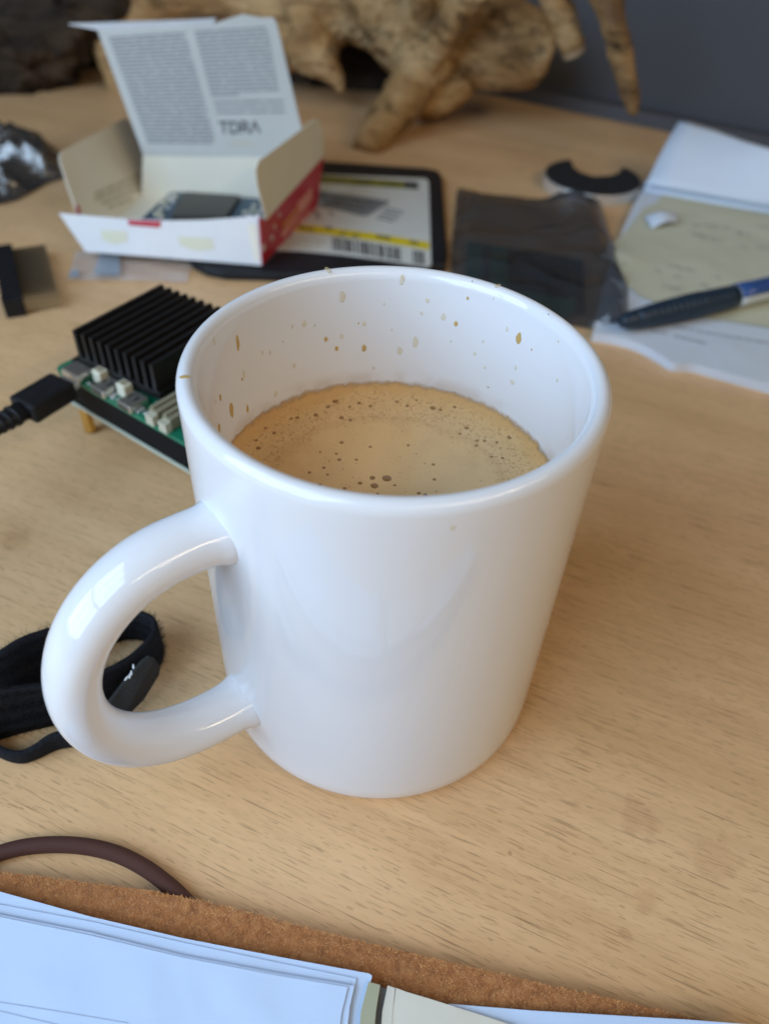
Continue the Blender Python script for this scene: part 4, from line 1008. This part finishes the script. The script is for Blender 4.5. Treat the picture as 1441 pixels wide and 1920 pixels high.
# elastic cord, curved round from under the cover
ep = catmull([P(x, y, 0.0019) for (x, y) in [(-90, 1640), (-40, 1616), (0, 1600), (50, 1588), (110, 1584), (170, 1589), (225, 1604), (275, 1630), (315, 1660), (345, 1688), (364, 1712), (376, 1732)]], 10)
bm = bmesh.new(); sweep(bm, ep, 0.00178, seg=16)
bm.verts.index_update(); bmesh.ops.recalc_face_normals(bm, faces=bm.faces)
uvl = bm.loops.layers.uv.new('UV')
for i, f in enumerate(bm.faces):
    for l in f.loops: l[uvl].uv = ((l.vert.index//16)*0.0095*3, (l.vert.index % 16)/16*0.02)
me = bpy.data.meshes.new('elastic_cord'); base = wloc(nb)
for v in bm.verts: v.co -= base
bm.to_mesh(me); bm.free(); me.materials.append(M['elastic']); me.polygons.foreach_set('use_smooth', [True]*len(me.polygons))
link(bpy.data.objects.new('elastic_cord', me), nb)

# ------------------------------------------------------------------ driftwood root at the back
dw = thing('driftwood_root', P(690, 283, 0.0), 'gnarled brown driftwood root with branches standing at the back', 'driftwood')
def limb(bm, pts, seg=14):
    """pts: (x, y, distance Y, radius in photo pixels)"""
    c = catmull(pts, 6); path, rad_ = [], []
    for (x, y, Y, r_) in c:
        p = PY(x, y, Y); path.append(p); rad_.append(max(0.002, r_*(p-CAM).dot(FX)/FPX))
    sweep(bm, path, rad_, seg=seg)
def wood(name, limbs, m, vox=0.0038, amp=0.004, sc_=38, parent=dw, **k):
    bm = bmesh.new()
    for l in limbs: limb(bm, l)
    bmesh.ops.recalc_face_normals(bm, faces=bm.faces)
    me = bpy.data.meshes.new('tmp'); bm.to_mesh(me); bm.free()
    o = bpy.data.objects.new('tmp', me); COL.objects.link(o)
    md = o.modifiers.new('r', 'REMESH'); md.mode = 'VOXEL'; md.voxel_size = vox
    s_ = o.modifiers.new('s', 'SMOOTH'); s_.factor = 0.5; s_.iterations = 3
    bpy.context.view_layer.update()
    em = bpy.data.meshes.new_from_object(o.evaluated_get(bpy.context.evaluated_depsgraph_get()))
    bpy.data.objects.remove(o)
    base = wloc(parent)
    for v in em.vertices:
        p = v.co; nrm = v.normal
        a = noise.noise(Vector((p.x*sc_*0.5, p.y*sc_, p.z*sc_)))+0.5*noise.noise(Vector((p.x*sc_*1.1, p.y*sc_*2.4, p.z*sc_*2.4+9)))
        ridge = 1-abs(noise.noise(Vector((p.x*sc_*0.7+5, p.y*sc_*1.4, p.z*sc_*1.6))))*2
        v.co = p+nrm*(a*amp+ridge*amp*0.7)-base
    em.name = name; em.materials.clear(); em.materials.append(m); em.polygons.foreach_set('use_smooth', [True]*len(em.polygons))
    o = bpy.data.objects.new(name, em); link(o, parent); return setp(o, k.get('label'))
wood('trunk', [
    [(560, 40, .52, 80), (640, 0, .52, 62), (720, 10, .51, 72), (790, 50, .50, 88), (880, 62, .49, 84), (950, 85, .48, 74), (990, 100, .48, 64), (1016, 108, .48, 52)],
    [(170, 20, .53, 50), (260, 0, .53, 60), (360, -25, .53, 62), (470, -15, .53, 75), (540, 40, .53, 84), (600, 40, .52, 60)],
    [(560, 60, .52, 60), (525, 110, .53, 30)],
    [(905, -40, .44, 30), (862, 20, .44, 26), (826, 85, .445, 24), (800, 140, .45, 24)],
    [(785, -30, .46, 24), (800, 40, .47, 20), (812, 110, .47, 20)],
], M['driftwood'], 0.0030, 0.0042, 26)
wood('spur', [[(560, 60, .50, 50), (590, 95, .497, 42), (615, 128, .494, 24), (632, 152, .492, 13), (641, 174, .490, 5)]], M['driftwood'], 0.0022, 0.002, 60)
wood('root_leg', [[(800, 105, .465, 56), (770, 165, .452, 44), (735, 213, .436, 37), (705, 248, .422, 33), (688, 274, .412, 31), (682, 284, .409, 28)],
                  [(850, 130, .48, 55), (815, 175, .475, 42), (800, 200, .472, 34), (796, 216, .470, 24)]], M['driftwood'], 0.003, 0.0028, 45)
wood('branch', [[(1000, -70, .43, 27), (1035, -10, .42, 25), (1058, 40, .42, 23), (1074, 92, .42, 21)]], M['driftwood'], 0.0018, 0.0016, 60)
wood('branch', [[(1105, -70, .41, 30), (1132, -10, .405, 27), (1152, 50, .40, 22), (1166, 110, .40, 18), (1176, 160, .40, 18), (1184, 200, .40, 13), (1186, 216, .40, 6)]], M['driftwood'], 0.0018, 0.0018, 60)
p_ = PY(1076, 97, .42); q_ = PY(1060, 45, .42); ad = (p_-q_).normalized()
bm = bmesh.new(); sweep(bm, [p_-ad*0.002, p_+ad*0.0012], 0.0070, seg=18); bm_obj('branch_end', bm, M['wood_cut'], dw)
wood('split_limb', [[(178, 40, .515, 12), (196, 100, .515, 15), (214, 150, .515, 17), (236, 205, .505, 14)]], M['driftwood'], 0.0025, 0.002, 60)
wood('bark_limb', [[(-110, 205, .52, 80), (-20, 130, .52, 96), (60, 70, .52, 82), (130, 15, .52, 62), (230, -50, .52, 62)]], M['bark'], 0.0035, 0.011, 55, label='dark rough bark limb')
wood('hollow_shade_mass', [[(-80, 60, .66, 170), (80, 50, .66, 190), (240, 60, .66, 190), (380, 80, .64, 130)], [(560, 130, .60, 75), (650, 120, .585, 82), (720, 150, .575, 62), (760, 170, .575, 40)]], M['bark'], 0.006, 0.008, 34, label='blackish mass added as shade in the hollows behind the light wood')  # added dark mass, stands in for shade in the root's hollows
